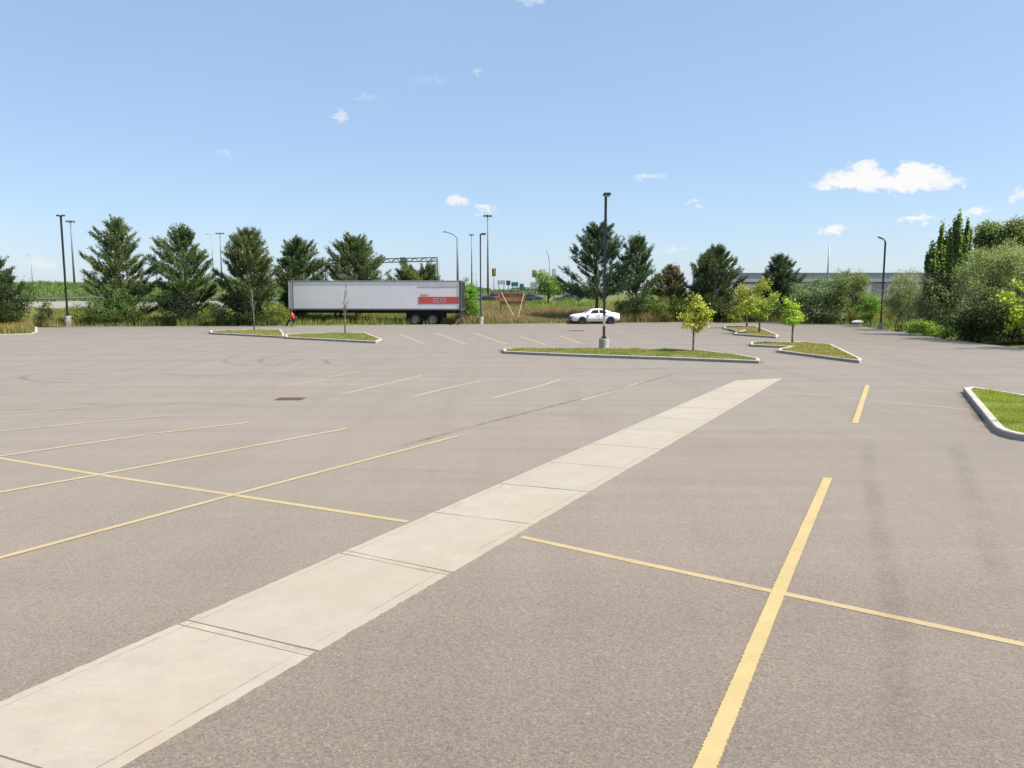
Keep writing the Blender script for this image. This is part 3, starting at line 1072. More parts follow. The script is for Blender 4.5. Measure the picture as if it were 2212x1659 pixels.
# ------------------------------------------------------------------ kerbed islands
def island(name, label, poly, grass_cols, n_blades, h, mound, soil='island_soil', kw=.16, kh=.13, blade_w=.012, bare=None):
    pts = [Vector((p.x, p.y)) for p in poly]
    area = sum(pts[i].x * pts[(i + 1) % len(pts)].y - pts[(i + 1) % len(pts)].x * pts[i].y for i in range(len(pts)))
    if area < 0: pts.reverse()
    c = sum(pts, Vector((0, 0))) / len(pts)
    root = thing(name, label, 'traffic island', (c.x, c.y, 0))
    pts = [p - c for p in pts]
    n = len(pts)
    # inner outline by mitred offset
    inn = []
    for i in range(n):
        a, p, b = pts[i - 1], pts[i], pts[(i + 1) % n]
        n1 = Vector((-(p - a).y, (p - a).x)).normalized()
        n2 = Vector((-(b - p).y, (b - p).x)).normalized()
        m = (n1 + n2)
        m = m.normalized() if m.length > 1e-4 else n1
        s = kw / max(.35, m.dot(n1))
        inn.append(p + m * min(s, kw * 2.2))
    k = MB()
    k.v += [(p.x, p.y, -.05) for p in pts] + [(p.x * 1, p.y * 1, kh) for p in pts] + [(p.x, p.y, kh) for p in inn] + [(p.x, p.y, kh - .08) for p in inn]
    for i in range(n):
        j = (i + 1) % n
        k.f += [(i, j, n + j, n + i), (n + i, n + j, 2 * n + j, 2 * n + i), (2 * n + i, 2 * n + j, 3 * n + j, 3 * n + i)]
    k.build('kerb', M['kerb'], root, bevel=.018)
    out_pts = [p + (p - inn[i]).normalized() * .06 + c for i, p in enumerate(pts)]
    for i in range(n):
        a_, b_ = out_pts[i], out_pts[(i + 1) % n]
        if (b_ - a_).length > .8:
            ribbon('gutter_dirt', [a_, a_.lerp(b_, .33), a_.lerp(b_, .66), b_], .34, .0065, M['gutter'], LOTO, True)
    for i in range(n):
        a_, b_, ai, bi = pts[i], pts[(i + 1) % n], inn[i], inn[(i + 1) % n]
        L_ = (b_ - a_).length
        for q in range(1, int(L_ / 2.4) + 1):
            t_ = q * 2.4 / L_
            if t_ > .95: continue
            u_ = (b_ - a_).normalized()
            nn = Vector((u_.y, -u_.x))
            p_, pi_ = a_.lerp(b_, t_), ai.lerp(bi, t_)
            MB().prism([p_ + nn * .003 - u_ * .006, p_ + nn * .003 + u_ * .006, pi_ + u_ * .006, pi_ - u_ * .006], -.02, kh + .002).build('kerb_joint', M['groove'], root)
    ip = np.array([(p.x, p.y) for p in inn])
    # soil as a fine grid, gently mounded
    lo, hi = ip.min(0), ip.max(0)
    q = max(.12, (hi - lo).max() / 70)
    rng = np.random.default_rng(abs(hash(len(label))) % 1000 + n_blades % 97)

    def depth(P):
        best = np.full(len(P), 9.0)
        for i in range(n):
            a, b = ip[i], ip[(i + 1) % n]
            ab = b - a
            t = np.clip(((P - a) @ ab) / max(ab @ ab, 1e-9), 0, 1)
            best = np.minimum(best, np.hypot(*(P - (a + t[:, None] * ab)).T))
        return best

    def hz(P):
        d = depth(P)
        return kh - .045 + mound * _ss(d / 1.2) + .015 * np.sin(P[:, 0] * 3.1) * np.sin(P[:, 1] * 2.7)
    s = MB()
    bm = bmesh.new()
    bvs = [bm.verts.new((p[0], p[1], 0)) for p in ip]
    try:
        bm.faces.new(bvs)
        bmesh.ops.triangulate(bm, faces=bm.faces[:])
        for _ in range(4):
            bmesh.ops.subdivide_edges(bm, edges=bm.edges[:], cuts=1, use_grid_fill=True)
        co = np.array([(v.co.x, v.co.y) for v in bm.verts])
        zz = hz(co)
        for v, z in zip(bm.verts, zz): v.co.z = z
    except ValueError:
        pass
    me = bpy.data.meshes.new('soil')
    bm.to_mesh(me)
    bm.free()
    me.polygons.foreach_set('use_smooth', [True] * len(me.polygons))
    me.materials.append(M[soil])
    so_ = bpy.data.objects.new('soil', me)
    COL.objects.link(so_)
    so_.parent = root
    P = rng.uniform(lo, hi, (n_blades * 4, 2))
    P = P[in_poly(P, ip)]
    if bare is not None:
        P = P[np.hypot(P[:, 0] - (bare[0] - c.x), P[:, 1] - (bare[1] - c.y)) > bare[2] * rng.uniform(.5, 1.2, len(P))]
    P = P[:n_blades]
    P3 = np.column_stack([P, hz(P) - .01])
    pat = .5 + .5 * np.sin(P[:, 0] * 1.3 + 2) * np.sin(P[:, 1] * 1.7 + 1) + rng.normal(size=len(P)) * .2
    hv = h * (.75 + .5 * np.clip(np.sin(P[:, 0] * 2.3 + 1) * np.sin(P[:, 1] * 2.9) + .6 * np.sin(P[:, 0] * 6.1) * np.sin(P[:, 1] * 5.3), -1, 1.4)) * np.where(rng.random(len(P)) < .04, 1.8, 1)
    V, Fc, C = blades(P3, hv, blade_w, .6, grass_cols[0], grass_cols[1], rng)
    C = C.reshape(len(P), 6, 3)
    C = C * (1 - .35 * np.clip(pat, 0, 1))[:, None, None] + np.asarray(grass_cols[2])[None, None] * (.35 * np.clip(pat, 0, 1))[:, None, None]
    g = np_mesh('grass', V, Fc, C.reshape(-1, 3), M['grass'], root)
    tag(g, kind='stuff')
    return root


GRN, GRN2, DRY = (.10, .122, .026), (.15, .16, .042), (.20, .165, .075)
island('kerbed_island', 'long kerbed grass island holding the tallest lamp post and a yellow sapling',
       gl((1087, 757.5), (1300, 757), (1505, 760), (1600, 772), (1641, 780), (1640, 785.5), (1440, 777.5), (1250, 771), (1087, 764)),
       (GRN, GRN2, DRY), 26000, .075, .08, blade_w=.018)
island('kerbed_island', 'far left kerbed island with the left one of two bare saplings',
       gl((454, 717), (606, 714), (614, 724), (613, 730.5), (454, 722)), ((.11, .12, .03), (.17, .16, .05), DRY), 9000, .065, .03, blade_w=.022)
island('kerbed_island', 'kerbed island in front of the trailer with a bare sapling and bright grass end',
       gl((616, 726), (702, 722), (789, 722), (826, 736.5), (812, 742), (616, 731.8)), (GRN, GRN2, DRY), 14000, .07, .04, blade_w=.022)
island('kerbed_island', 'forked kerbed island right of the lamp post with a green sapling on it',
       gl((1621, 743), (1735, 742), (1797, 748.5), (1862, 781), (1856, 785), (1680, 762), (1683, 757.5), (1708, 752.5), (1621, 749)),
       ((.13, .13, .035), (.20, .17, .055), (.24, .18, .07)), 16000, .07, .05, blade_w=.02, bare=(*G(1706, 745).xy, .9))
island('kerbed_island', 'farthest kerbed island carrying a pair of yellow green saplings',
       gl((1564, 706.5), (1632, 706), (1683, 728), (1676, 731), (1586, 724.5), (1588, 720.5), (1608, 716.5), (1564, 712)),
       ((.13, .12, .045), (.19, .16, .07), DRY), 7000, .065, .03, blade_w=.025)
NEAR = gl((2080, 847), (2098, 844.5), (2150, 852), (2212, 863), (2330, 882), (2440, 925), (2480, 985), (2380, 982), (2235, 956.5), (2190, 950), (2166, 943.5), (2150, 936), (2140, 925))
island('kerbed_island', 'nearest kerbed island cut by the right edge with lush green lawn', NEAR,
       ((.125, .158, .024), (.19, .205, .036), (.21, .20, .06)), 42000, .075, .05, 'near_soil', .17, .14, .007)

# ------------------------------------------------------------------ lamp posts and poles
def lamp_base(root, r, h, mat='base_concrete'):
    m = MB()
    m.tube([(0, 0, -.15), (0, 0, h - .02), (0, 0, h)], [r, r, r * .96], 20)
    return m.build('concrete_base', M[mat], root, False)


def car_park_lamp(label, loc, H, base_r, base_h, head, rz=0.0, pole_w=.13, peel=False, bmat='base_concrete', dark='black'):
    root = thing('lamp_post', label, 'lamp post', loc, rz, 'car park lamp posts')
    lamp_base(root, base_r, base_h, bmat)
    MB().box(-.15, .15, -.15, .15, base_h, base_h + .03).box(-.10, .10, -.10, .10, base_h + .03, base_h + .12).build('base_plate', M[dark], root, bevel=.01)
    w = pole_w / 2
    if peel:
        z1, z2, z3 = base_h + .12, base_h + .62, base_h + 1.15
        MB().box(-w, w, -w, w, z1, z2).build('pole_foot', M['rust'], root, bevel=.008)
        MB().box(-w, w, -w, w, z2, z3).build('worn_band', M['peel'], root, bevel=.008)
        MB().box(-w, w, -w, w, z3, H).build('pole', M[dark], root, bevel=.008)
    else:
        MB().box(-w, w, -w, w, base_h + .12, H).build('pole', M[dark], root, bevel=.008)
    MB().box(-w - .01, w + .01, -w - .01, w + .01, H, H + .03).build('pole_cap', M[dark], root, bevel=.006)
    if head == 'single':          # flat floodlight on a short arm, seen from its end
        MB().bar((0, 0, H - .06), (-.05, -.30, H + .02), .07).build('arm', M[dark], root)
        hd = MB().prism([(-.19, -.62), (.19, -.62), (.17, -.10), (-.17, -.10)], H - .03, H + .11).build('lamp_head', M['darkgrey'], root, bevel=.04, segs=2)
        MB().box(-.14, .14, -.56, -.16, H - .055, H - .028).build('lens', M['lens'], hd)
    elif head == 'double':
        for s in (-1, 1):
            MB().bar((0, 0, H - .08), (s * .16, 0, H - .02), .06).build('arm', M[dark], root)
            hd = MB().prism([(s * .12, -.17), (s * .34, -.15), (s * .34, .15), (s * .12, .17)], H - .04, H + .08).build('lamp_head', M['darkgrey'], root, bevel=.03, segs=2)
            MB().box(min(s * .15, s * .31), max(s * .15, s * .31), -.12, .12, H - .06, H - .038).build('lens', M['lens'], hd)
    elif head == 'side':
        MB().bar((0, 0, H - .05), (.12, 0, H - .02), .07).build('arm', M[dark], root)
        hd = MB().prism([(.06, -.2), (.52, -.17), (.52, .17), (.06, .2)], H - .05, H + .10).build('lamp_head', M['darkgrey'], root, bevel=.04, segs=2)
        MB().box(.14, .46, -.13, .13, H - .075, H - .048).build('lens', M['lens'], hd)
    elif head == 'neck':
        pts = [(0, 0, H - .15), (-.02, 0, H + .08), (-.10, 0, H + .22), (-.26, 0, H + .32)]
        MB().tube(pts, [.06, .06, .055, .05], 8).build('arm', M[dark], root, True)
        hd = MB().add([(-.22, -.13, H + .26), (-.62, -.12, H + .42), (-.62, .12, H + .42), (-.22, .13, H + .26), (-.22, -.13, H + .37), (-.62, -.12, H + .51), (-.62, .12, H + .51), (-.22, .13, H + .37)],
                      [(0, 1, 2, 3), (4, 5, 6, 7), (0, 1, 5, 4), (1, 2, 6, 5), (2, 3, 7, 6), (3, 0, 4, 7)]).build('lamp_head', M['darkgrey'], root, bevel=.03)
        MB().box(-.55, -.3, -.08, .08, H + .27, H + .29).build('lens', M['lens'], hd)
    return root


p = G(1304, 759); top = W(1310, 424, p.y)
car_park_lamp('tall black lamp post with peeling foot on the island beside the yellow sapling', (p.x, p.y, .08), top.z - .08, .245, .56, 'single', 0, .12, True)
p = W(147.5, 707, G(145, 707).y + 1.2); top = W(128, 466, p.y)
car_park_lamp('black lamp post with two lamp heads at the left edge of the lot', (p.x, p.y, ground(p.x, p.y)), top.z - ground(p.x, p.y), .28, .85, 'double', 0, .13)
p = W(1038.5, 700, G(1038, 702).y + .9); top = W(1039, 506, p.y)
car_park_lamp('black lamp post on a pale concrete base beside the trailer tail', (p.x, p.y, ground(p.x, p.y)), top.z - ground(p.x, p.y), 0.28, .82, 'side', 0, .125, dark='darkgrey')
p = W(1902, 712, G(1902, 711).y + .6); top = W(1913, 524, p.y)
car_park_lamp('black gooseneck lamp post among the olive shrubs on the right', (p.x, p.y, ground(p.x, p.y)), top.z - ground(p.x, p.y), .26, .6, 'neck', 0, .115)


def high_mast(label, xD, ytop, Y, headw, thick=.32):
    t = W(xD, ytop, Y)
    z0 = ground(t.x, t.y)
    H = t.z - z0
    root = thing('high_mast_light', label, 'light mast', (t.x, t.y, z0), 0, 'highway light masts')
    MB().tube([(0, 0, -.5), (0, 0, H * .5), (0, 0, H)], [thick, thick * .72, thick * .45], 10).build('mast', M['galvd'], root, True)
    MB().tube([(0, 0, H - .25), (0, 0, H + .35)], [.5, .42], 10).build('hub', M['galvd'], root, True)
    r = headw / 2
    ring = MB()
    for k in range(16):
        a, b = 2 * math.pi * k / 16, 2 * math.pi * (k + 1) / 16
        ring.bar((r * .72 * math.cos(a), r * .72 * math.sin(a), H), (r * .72 * math.cos(b), r * .72 * math.sin(b), H), .12)
    ring.build('ring', M['galvd'], root)
    for k in range(8):
        a = 2 * math.pi * k / 8 + .2
        MB().box(-.28, .28, -.22, .22, -.28, .22).build('lamp', M['galvd'], root, bevel=.06).matrix_local = Matrix.Translation((r * .85 * math.cos(a), r * .85 * math.sin(a), H - .05)) @ Matrix.Rotation(a, 4, 'Z')
    return root


high_mast('tallest highway light mast standing right of the trailer lamp post', 1053.5, 466, 265, 3.0, .40)
high_mast('slim far light mast between street light and trailer lamp post', 1018.5, 507, 400, 2.6, .42)
high_mast('highway light mast just right of the left lamp post', 152, 478, 270, 2.9, .38)
high_mast('far light mast poking up between second and third pines', 475, 504, 330, 3.6, .36)


def thin_pole(label, x0, ytop, Y, r=.11, cap=True):
    t = W(x0, ytop, Y)
    z0 = ground(t.x, t.y)
    root = thing('utility_pole', label, 'pole', (t.x, t.y, z0), 0, 'thin far poles')
    H = t.z - z0
    MB().tube([(0, 0, -.4), (0, 0, H)], [r * 1.3, r * .8], 7).build('pole', M['galv'], root, True)
    if not cap: return root
    MB().tube([(0, 0, H - .1), (-.5, 0, H + .25), (-1.3, 0, H + .35)], [.05, .05, .05], 6).build('arm', M['galv'], root, True)
    MB().box(-1.9, -1.3, -.15, .15, H + .25, H + .42).build('lamp_head', M['galv'], root, bevel=.04)
    return root


thin_pole('thin pale pole right beside the far T shaped mast', 457, 508, 250)
thin_pole('thin pole showing between the first and second pines', 334, 518, 240)
thin_pole('faint thin pole behind the cut off pine on the left edge', 66, 552, 300)
thin_pole('slim grey pole above the warehouse roof on the right', 1791, 532, 175, .17, False)
thin_pole('short faint pole left of the trailer lamp post', 1030, 594, 240, .13)


def cobra(label, xD, ytop, Y, tip, r=.13):
    t = W(xD, ytop, Y)
    z0 = ground(t.x, t.y)
    root = thing('street_light', label, 'street light', (t.x, t.y, z0), 0, 'cobra head street lights')
    H = t.z - z0
    e = W(tip[0], tip[1], Y)
    dx, dz = e.x - t.x, e.z - t.z
    MB().tube([(0, 0, -.3), (0, 0, H * .5), (0, 0, H)], [r * 1.3, r, r * .75], 9).build('pole', M['galvd'], root, True)
    MB().tube([(0, 0, H - .1), (dx * .3, 0, H + dz * .52), (dx * .62, 0, H + dz * .86), (dx * .85, 0, H + dz)], [.075, .07, .06, .055], 7).build('arm', M['galvd'], root, True)
    h = MB().add([(dx * .8, -.14, H + dz - .05), (dx * .8, .14, H + dz - .05), (dx * 1.08, .10, H + dz - .02), (dx * 1.08, -.10, H + dz - .02),
                  (dx * .8, -.1, H + dz + .14), (dx * .8, .1, H + dz + .14), (dx * 1.08, .05, H + dz + .06), (dx * 1.08, -.05, H + dz + .06)],
                 [(0, 1, 2, 3), (4, 5, 6, 7), (0, 1, 5, 4), (1, 2, 6, 5), (2, 3, 7, 6), (3, 0, 4, 7)]).build('lamp_head', M['galv'], root, bevel=.03)
    MB().box(min(dx * .86, dx * 1.02), max(dx * .86, dx * 1.02), -.08, .08, H + dz - .09, H + dz - .045).build('lens', M['lens'], h)


cobra('grey cobra head street light rising above the trailer tail', 988, 513, 112, (958, 501), .16)
cobra('distant cobra head street light above the round green tree', 1187, 566, 190, (1179, 541), .13)

# ------------------------------------------------------------------ highway gantry behind the trailer
def gantry():
    Y = 126
    a, b = W(704, 566, Y), W(946, 560, Y)
    z0 = ground(a.x, Y)
    root = thing('sign_gantry', 'grey overhead sign gantry spanning behind the trailer roof', 'sign gantry', (a.x, Y, z0))
    wdt, h1, h2 = b.x - a.x, a.z - z0, b.z - z0
    for (x, h) in ((0, h1), (wdt, h2)):
        MB().tube([(x, 0, -.4), (x, 0, h + .1)], [.27, .22], 10).build('post', M['galvd'], root, True)
    tr = MB()
    for dz in (-.28, .28):
        for dy in (-.3, .3):
            tr.tube([(0, dy, h1 + dz), (wdt, dy, h2 + dz)], .08, 6)
    for i in range(24):
        x0, x1 = wdt * i / 24, wdt * (i + 1) / 24
        za, zb = h1 + (h2 - h1) * i / 24, h1 + (h2 - h1) * (i + 1) / 24
        s = .28 if i % 2 else -.28
        for dy in (-.3, .3):
            tr.tube([(x0, dy, za + s), (x1, dy, zb - s)], .05, 5)
        tr.tube([(x0, -.3, za + s), (x0, .3, za + s)], .05, 5)
    tr.build('truss', M['galvd'], root)
    c = W(871.5, 563, Y)
    cx, cz = c.x - a.x, c.z - z0
    s = MB().box(cx - .42, cx + .42, -.62, -.36, cz - .5, cz + .5).build('sign_box', M['darkgrey'], root, bevel=.05)
    MB().box(cx - .26, cx + .26, -.66, -.622, cz - .3, cz + .3).build('sign_face', M['galvd'], s)


gantry()

# ------------------------------------------------------------------ far road, signals, signs
def road():
    xs = np.arange(-220, 90, 4.0)
    y1 = 128.0
    V, Fc = [], []
    for x in xs:
        y0 = 117.0 - 24.0 * float(_ss((-x - 6) / 8))
        for y in (y0, (y0 + y1) / 2, y1):
            V.append((x, y, 0))
    V = np.array(V)
    V[:, 2] = terrain(V[:, :2]) + .10
    for i in range(len(xs) - 1):
        for j in range(2):
            Fc.append((i * 3 + j, (i + 1) * 3 + j, (i + 1) * 3 + j + 1, i * 3 + j + 1))
    tag(np_mesh('road', V, np.array(Fc), np.full((len(V), 3), .2), M['road']), kind='structure')
    g = thing('guard_rail', 'low grey guard rail along the far road behind the left pines', 'guard rail', (-60, 129, 0))
    r = MB()
    for i in range(30):
        xa, xb = -50 + i * 3.6, -50 + (i + 1) * 3.6
        za, zb = ground(-60 + xa, 129) + .62, ground(-60 + xb, 129) + .62
        r.add([(xa, 0, za - .16), (xb, 0, zb - .16), (xb, -.05, zb - .05), (xa, -.05, za - .05), (xb, 0, zb), (xa, 0, za), (xb, -.05, zb + .05), (xa, -.05, za + .05),
               (xb, 0, zb + .16), (xa, 0, za + .16)], [(0, 1, 2, 3), (3, 2, 4, 5), (5, 4, 6, 7), (7, 6, 8, 9)])
    r.build('rail', M['galv'], g)
    for i in range(0, 31, 2):
        xa = -50 + i * 3.6
        z = ground(-60 + xa, 129)
        MB().box(xa - .08, xa + .08, .02, .2, z - .3, z + .75).build('post', M['post_wood'], g)


road()


def traffic_signal(label, xD, yD, Y, arm=0.0, back=False):
    c = W(xD, yD, Y)
    z0 = ground(c.x + arm, Y)
    root = thing('traffic_signal', label, 'traffic light', (c.x + arm, Y, z0), 0, 'traffic signals at the far junction')
    H = c.z - z0
    MB().tube([(0, 0, -.3), (0, 0, H + .5)], [.09, .07], 8).build('pole', M['galv'], root, True)
    if arm:
        MB().tube([(0, 0, H + .42), (-arm, 0, H + .46)], [.05, .04], 6).build('arm', M['galv'], root, True)
    h = MB().box(-arm - .21, -arm + .21, -.22, -.02, H - .52, H + .52).build('housing', M['galv' if back else 'signal_y'], root, bevel=.03)
    if not back:
        for dz, mm in ((.32, 'lamp_red'), (0, 'lamp_amber'), (-.32, 'lamp_green')):
            v = MB().tube([(-arm, -.225, H + dz), (-arm, -.27, H + dz)], [.13, .13], 12).build('lamp', M[mm], h)
        MB().box(-arm - .33, -arm + .33, -.02, .01, H - .64, H + .64).build('backboard', M['darkgrey'], root)
    else:
        MB().box(-arm - .36, -arm + .36, -.25, -.225, H - .66, H + .66).build('backboard', M['sign_white'], root)


traffic_signal('yellow traffic light beside the tallest light mast', 1067, 588, 130)
traffic_signal('yellow traffic light left of the round green tree', 1153.5, 591, 140, 2.0)
traffic_signal('grey back of a traffic light above the round green tree', 1196, 589, 140, 0, True)


def road_sign(label, xD, yD, wD, hD, Y, mat, posts=1, cat='road sign'):
    c = W(xD, yD, Y)
    z0 = ground(c.x, Y)
    s = Y / F
    w, h = wD * s, hD * s
    root = thing('road_sign', label, cat, (c.x, Y, z0), 0, 'signs along the far road')
    H = c.z - z0
    for q in ([0] if posts == 1 else [-w * .32, w * .32]):
        MB().box(q - .05, q + .05, 0, .1, -.3, H + h * .4).build('post', M['galv'], root)
    MB().box(-w / 2, w / 2, -.035, -.005, H - h / 2, H + h / 2).build('panel', M[mat], root, bevel=.004)


road_sign('grey sign back above the left end of the plywood board', 1083, 610, 17, 9, 112, 'sign_white', 2)
road_sign('small dark round topped sign beside the green direction sign', 1098, 611, 9, 10, 114, 'darkgrey')
road_sign('small green direction sign above the plywood board', 1112, 614, 15, 9, 116, 'sign_green', 2)
road_sign('narrow blue sign right of the green direction sign', 1127, 620, 9, 14, 113, 'sign_blue')
road_sign('pinkish pale sign at the right end of the plywood board', 1152, 616, 13, 13, 115, 'peel')
road_sign('small pale sign left of the round green tree', 1171, 616, 10, 9, 118, 'sign_white')


# ------------------------------------------------------------------ plywood board on props
def hoarding():
    p = G(1106, 698.5)
    Y = p.y + 1.5
    z0 = ground(p.x, Y)
    root = thing('plywood_hoarding', 'brown plywood signboard back propped by two pale leaning timbers', 'signboard', (p.x, Y, z0))
    s = Y / F
    def X(x): return (x - 1106) * s
    def Z(y): return W(1106, y, Y).z - z0
    xl, xm, xr = X(1080), X(1106), X(1134)
    zt, zm, zb = Z(631), Z(650), Z(659)
    for (xa, xb) in ((xl, xm - .006), (xm + .006, xr)):
        MB().box(xa, xb, -.02, .0, zm + .008, zt).build('panel', M['plywood'], root)
    MB().box(xl, xr, -.022, -.003, zb, zm).build('panel', M['plywood'], root)
    for x in (xl + .12, xr - .12):
        MB().box(x - .05, x + .05, .0, .1, -.3, zt - .02).build('post', M['post_wood'], root, bevel=.006)
    for z in (zt - .1, zm, zb + .06):
        MB().box(xl + .02, xr - .02, -.065, -.022, z - .045, z + .045).build('batten', M['post_wood'], root)
    for (x0, y0, x1, y1) in ((1083, 632, 1118, 697), (1132, 633, 1115, 699)):
        MB().bar((X(x0), -.09, Z(y0)), (X(x1), -1.2, Z(y1) - .05), .065, .045).build('prop', M['lumber'], root)


hoarding()

# ------------------------------------------------------------------ trailer
def wheel(root, x, y, r, w, face, rim='rim', rname='wheel'):
    """wheel with its axle along y; face=-1 shows its hub to -y"""
    wr = MB()
    prof = [(r * .60, -w / 2), (r * .93, -w / 2), (r, -w * .36), (r, w * .36), (r * .93, w / 2), (r * .60, w / 2)]
    n = 24
    for k in range(n):
        a, b = 2 * math.pi * k / n, 2 * math.pi * (k + 1) / n
        for (r0, y0), (r1, y1) in zip(prof[:-1], prof[1:]):
            wr.add([(r0 * math.cos(a), y0, r0 * math.sin(a)), (r0 * math.cos(b), y0, r0 * math.sin(b)), (r1 * math.cos(b), y1, r1 * math.sin(b)), (r1 * math.cos(a), y1, r1 * math.sin(a))], [(0, 1, 2, 3)])
    wo = wr.build(rname, M['tyre'], root, False)
    wo.location = (x, y, r)
    rm = MB()
    rm.tube([(0, face * w * .5, 0), (0, face * w * .44, 0)], [r * .62, r * .60], 20, False)
    rm.tube([(0, face * w * .44, 0), (0, face * w * .22, 0)], [r * .60, r * .42], 20, False)
    rm.tube([(0, face * w * .22, 0), (0, face * w * .21, 0)], [r * .42, r * .2], 20, False)
    rm.tube([(0, face * w * .10, 0), (0, face * w * .36, 0)], [r * .2, r * .14], 12)
    rm.build('rim', M[rim], wo, False)
    hb = MB()
    for k in range(6):
        a = 2 * math.pi * k / 6
        hb.tube([(r * .31 * math.cos(a), face * w * .2, r * .31 * math.sin(a)), (r * .31 * math.cos(a), face * w * .27, r * .31 * math.sin(a))], .03, 6)
    hb.build('nuts', M['rim'], wo)
    return wo


def trailer():
    yb = G(940, 702).y - .5
    near_r = W(995, 672, yb)
    yl_ = yb * 1.022
    near_l = W(623.5, 670, yl_)
    dx, dy = near_r.x - near_l.x, near_r.y - near_l.y
    Lt = math.hypot(dx, dy)
    rz = math.atan2(dy, dx)
    zt, zb = W(995, 606, yb).z, W(995, 669.5, yb).z
    Wd = 2.55
    root = thing('semi_trailer', 'dirty white semi trailer with red stripe parked without a cab', 'trailer', (near_l.x, near_l.y, 0), rz)
    # x along from nose (0) to tail (Lt), y from the near wall (0) to the far wall (Wd)
    MB().box(0.02, Lt - .10, .02, Wd - .02, zb + .05, zt - .06).build('body', M['trailer'], root)
    # near wall: riveted sheets with posts
    npan = 13
    x0, x1 = .55, Lt - .12
    for i in range(npan):
        a = x0 + (x1 - x0) * i / npan
        b = x0 + (x1 - x0) * (i + 1) / npan
        MB().box(a + .0012, b - .0012, -.004, .018, zb + .13, zt - .10).build('panel', M['trailer'], root)
    # rounded nose corner
    nose = MB()
    arc = [(.55, -.004)] + [(.40 - .40 * math.sin(t), .40 - .404 * math.cos(t)) for t in np.linspace(0, math.pi / 2, 7)] + [(0, Wd - .4)] + [(.40 - .40 * math.cos(t), Wd - .4 + .4 * math.sin(t)) for t in np.linspace(0, math.pi / 2, 7)]
    nose.prism([(p[0] - .004, p[1]) for p in arc] + [(.55, Wd)], zb + .13, zt - .1)
    nose.build('nose', M['trailer'], root)
    MB().box(-.02, Lt, -.03, Wd + .03, zt - .10, zt).build('roof_rail', M['trailer_rail'], root, bevel=.02)
    MB().box(-.01, Lt - .08, -.025, Wd + .025, zb - .02, zb + .13).build('bottom_rail', M['trailer_rail'], root, bevel=.01)
    MB().box(.42, .50, -.012, .0, zb + .13, zt - .1).build('corner_post', M['trailer_rail'], root)
    fr = MB()
    for (ya, yb2) in ((-.03, .12), (Wd - .12, Wd + .03)):
        fr.box(Lt - .12, Lt + .03, ya, yb2, zb - .06, zt + .01)
    fr.box(Lt - .12, Lt + .03, .12, Wd - .12, zt - .22, zt + .01)
    fr.box(Lt - .12, Lt + .03, .12, Wd - .12, zb - .06, zb + .12)
    fr.build('tail_frame', M['trailer_edge'], root)
    for s in (0, 1):
        MB().box(Lt - .06, Lt - .01, .13 + s * (Wd / 2 - .12), Wd / 2 - .005 + s * (Wd / 2 - .12), zb + .13, zt - .23).build('tail_door', M['under'], root)
    # seam and paint on the near wall
    u = Lt / 371.5
    def X(xD): return (xD - 623.5) * u
    def Z(yD): return W(960, yD, yb).z
    MB().box(X(903), X(990), -.012, -.006, Z(620.5), Z(619)).build('wall_seam', M['trailer_rail'], root)
    band = MB().box(X(905.5), X(991), -.014, -.006, Z(656.5), Z(641)).build('red_stripe', M['red_band'], root)
    # block characters on the stripe, too weathered to read
    g = MB()
    zt2, zb2 = Z(644), Z(654)
    xs = [X(937 + 7 * i) for i in range(4)]
    wd, th = .24, .055
    for i, x in enumerate(xs):
        y0, y1 = -.019, -.0145
        if i in (0, 1):
            g.box(x, x + th, y0, y1, zb2, zt2)
            for z in (zb2, (zb2 + zt2) / 2 - th / 2, zt2 - th): g.box(x + th, x + wd, y0, y1, z, z + th)
        else:
            for (a, b) in (((x, zb2), (x + wd, zt2)), ((x, zt2), (x + wd, zb2))):
                g.bar((a[0], -.0168, a[1]), (b[0], -.0168, b[1]), .004 if False else .005, th)
    g.build('lettering', M['band_text'], root)
    t = MB()
    for i in range(4):
        xx = X(911 + 4.1 * i)
        t.box(xx, xx + .05, -.012, -.007, Z(640), Z(634 if i % 2 == 0 else 636))
        t.box(xx + .05, xx + .12, -.012, -.007, Z(638), Z(636.5))
        t.box(xx + .09, xx + .13, -.012, -.007, Z(640), Z(638))
    t.build('small_lettering', M['red_band'], root)
    # chassis
    ch = MB()
    for y in (.78, Wd - .78):
        ch.box(.6, Lt - .3, y - .06, y + .06, zb - .32, zb - .02)
    for i in range(14):
        xx = .8 + i * (Lt - 1.4) / 13
        ch.box(xx - .04, xx + .04, .05, Wd - .05, zb - .14, zb - .02)
    ch.build('chassis', M['under'], root)
    MB().box(.55, 2.2, .4, Wd - .4, zb - .10, zb - .03).build('kingpin_plate', M['under'], root)
    MB().tube([(1.0, Wd / 2, zb - .10), (1.0, Wd / 2, zb - .26)], [.07, .05], 10).build('kingpin', M['under'], root)
    for y in (.45, Wd - .45):
        xx = X(722)
        lg = MB().box(xx - .08, xx + .08, y - .08, y + .08, .5, zb - .02).box(xx - .055, xx + .055, y - .055, y + .055, .06, .5)
        lo = lg.build('landing_leg', M['under'], root)
        MB().box(xx - .18, xx + .18, y - .14, y + .14, 0.0, .05).build('foot', M['under'], lo)
    MB().bar((X(722), .45, .55), (X(722), Wd - .45, .55), .06).bar((X(722), .5, .62), (X(745), .5, zb - .1), .05).build('leg_brace', M['under'], root)
    # running gear
    r, w = .52, .27
    for xx in (X(899), X(935.5)):
        wheel(root, xx, .16, r, w, -1)
        wheel(root, xx, .48, r, w, -1)
        wheel(root, xx, Wd - .16, r, w, 1)
        wheel(root, xx, Wd - .48, r, w, 1)
        MB().tube([(xx, .1, r), (xx, Wd - .1, r)], .07, 10).build('axle', M['under'], root)
    MB().box(X(876), X(955), .62, Wd - .62, .55, zb - .05).build('bogie', M['under'], root)
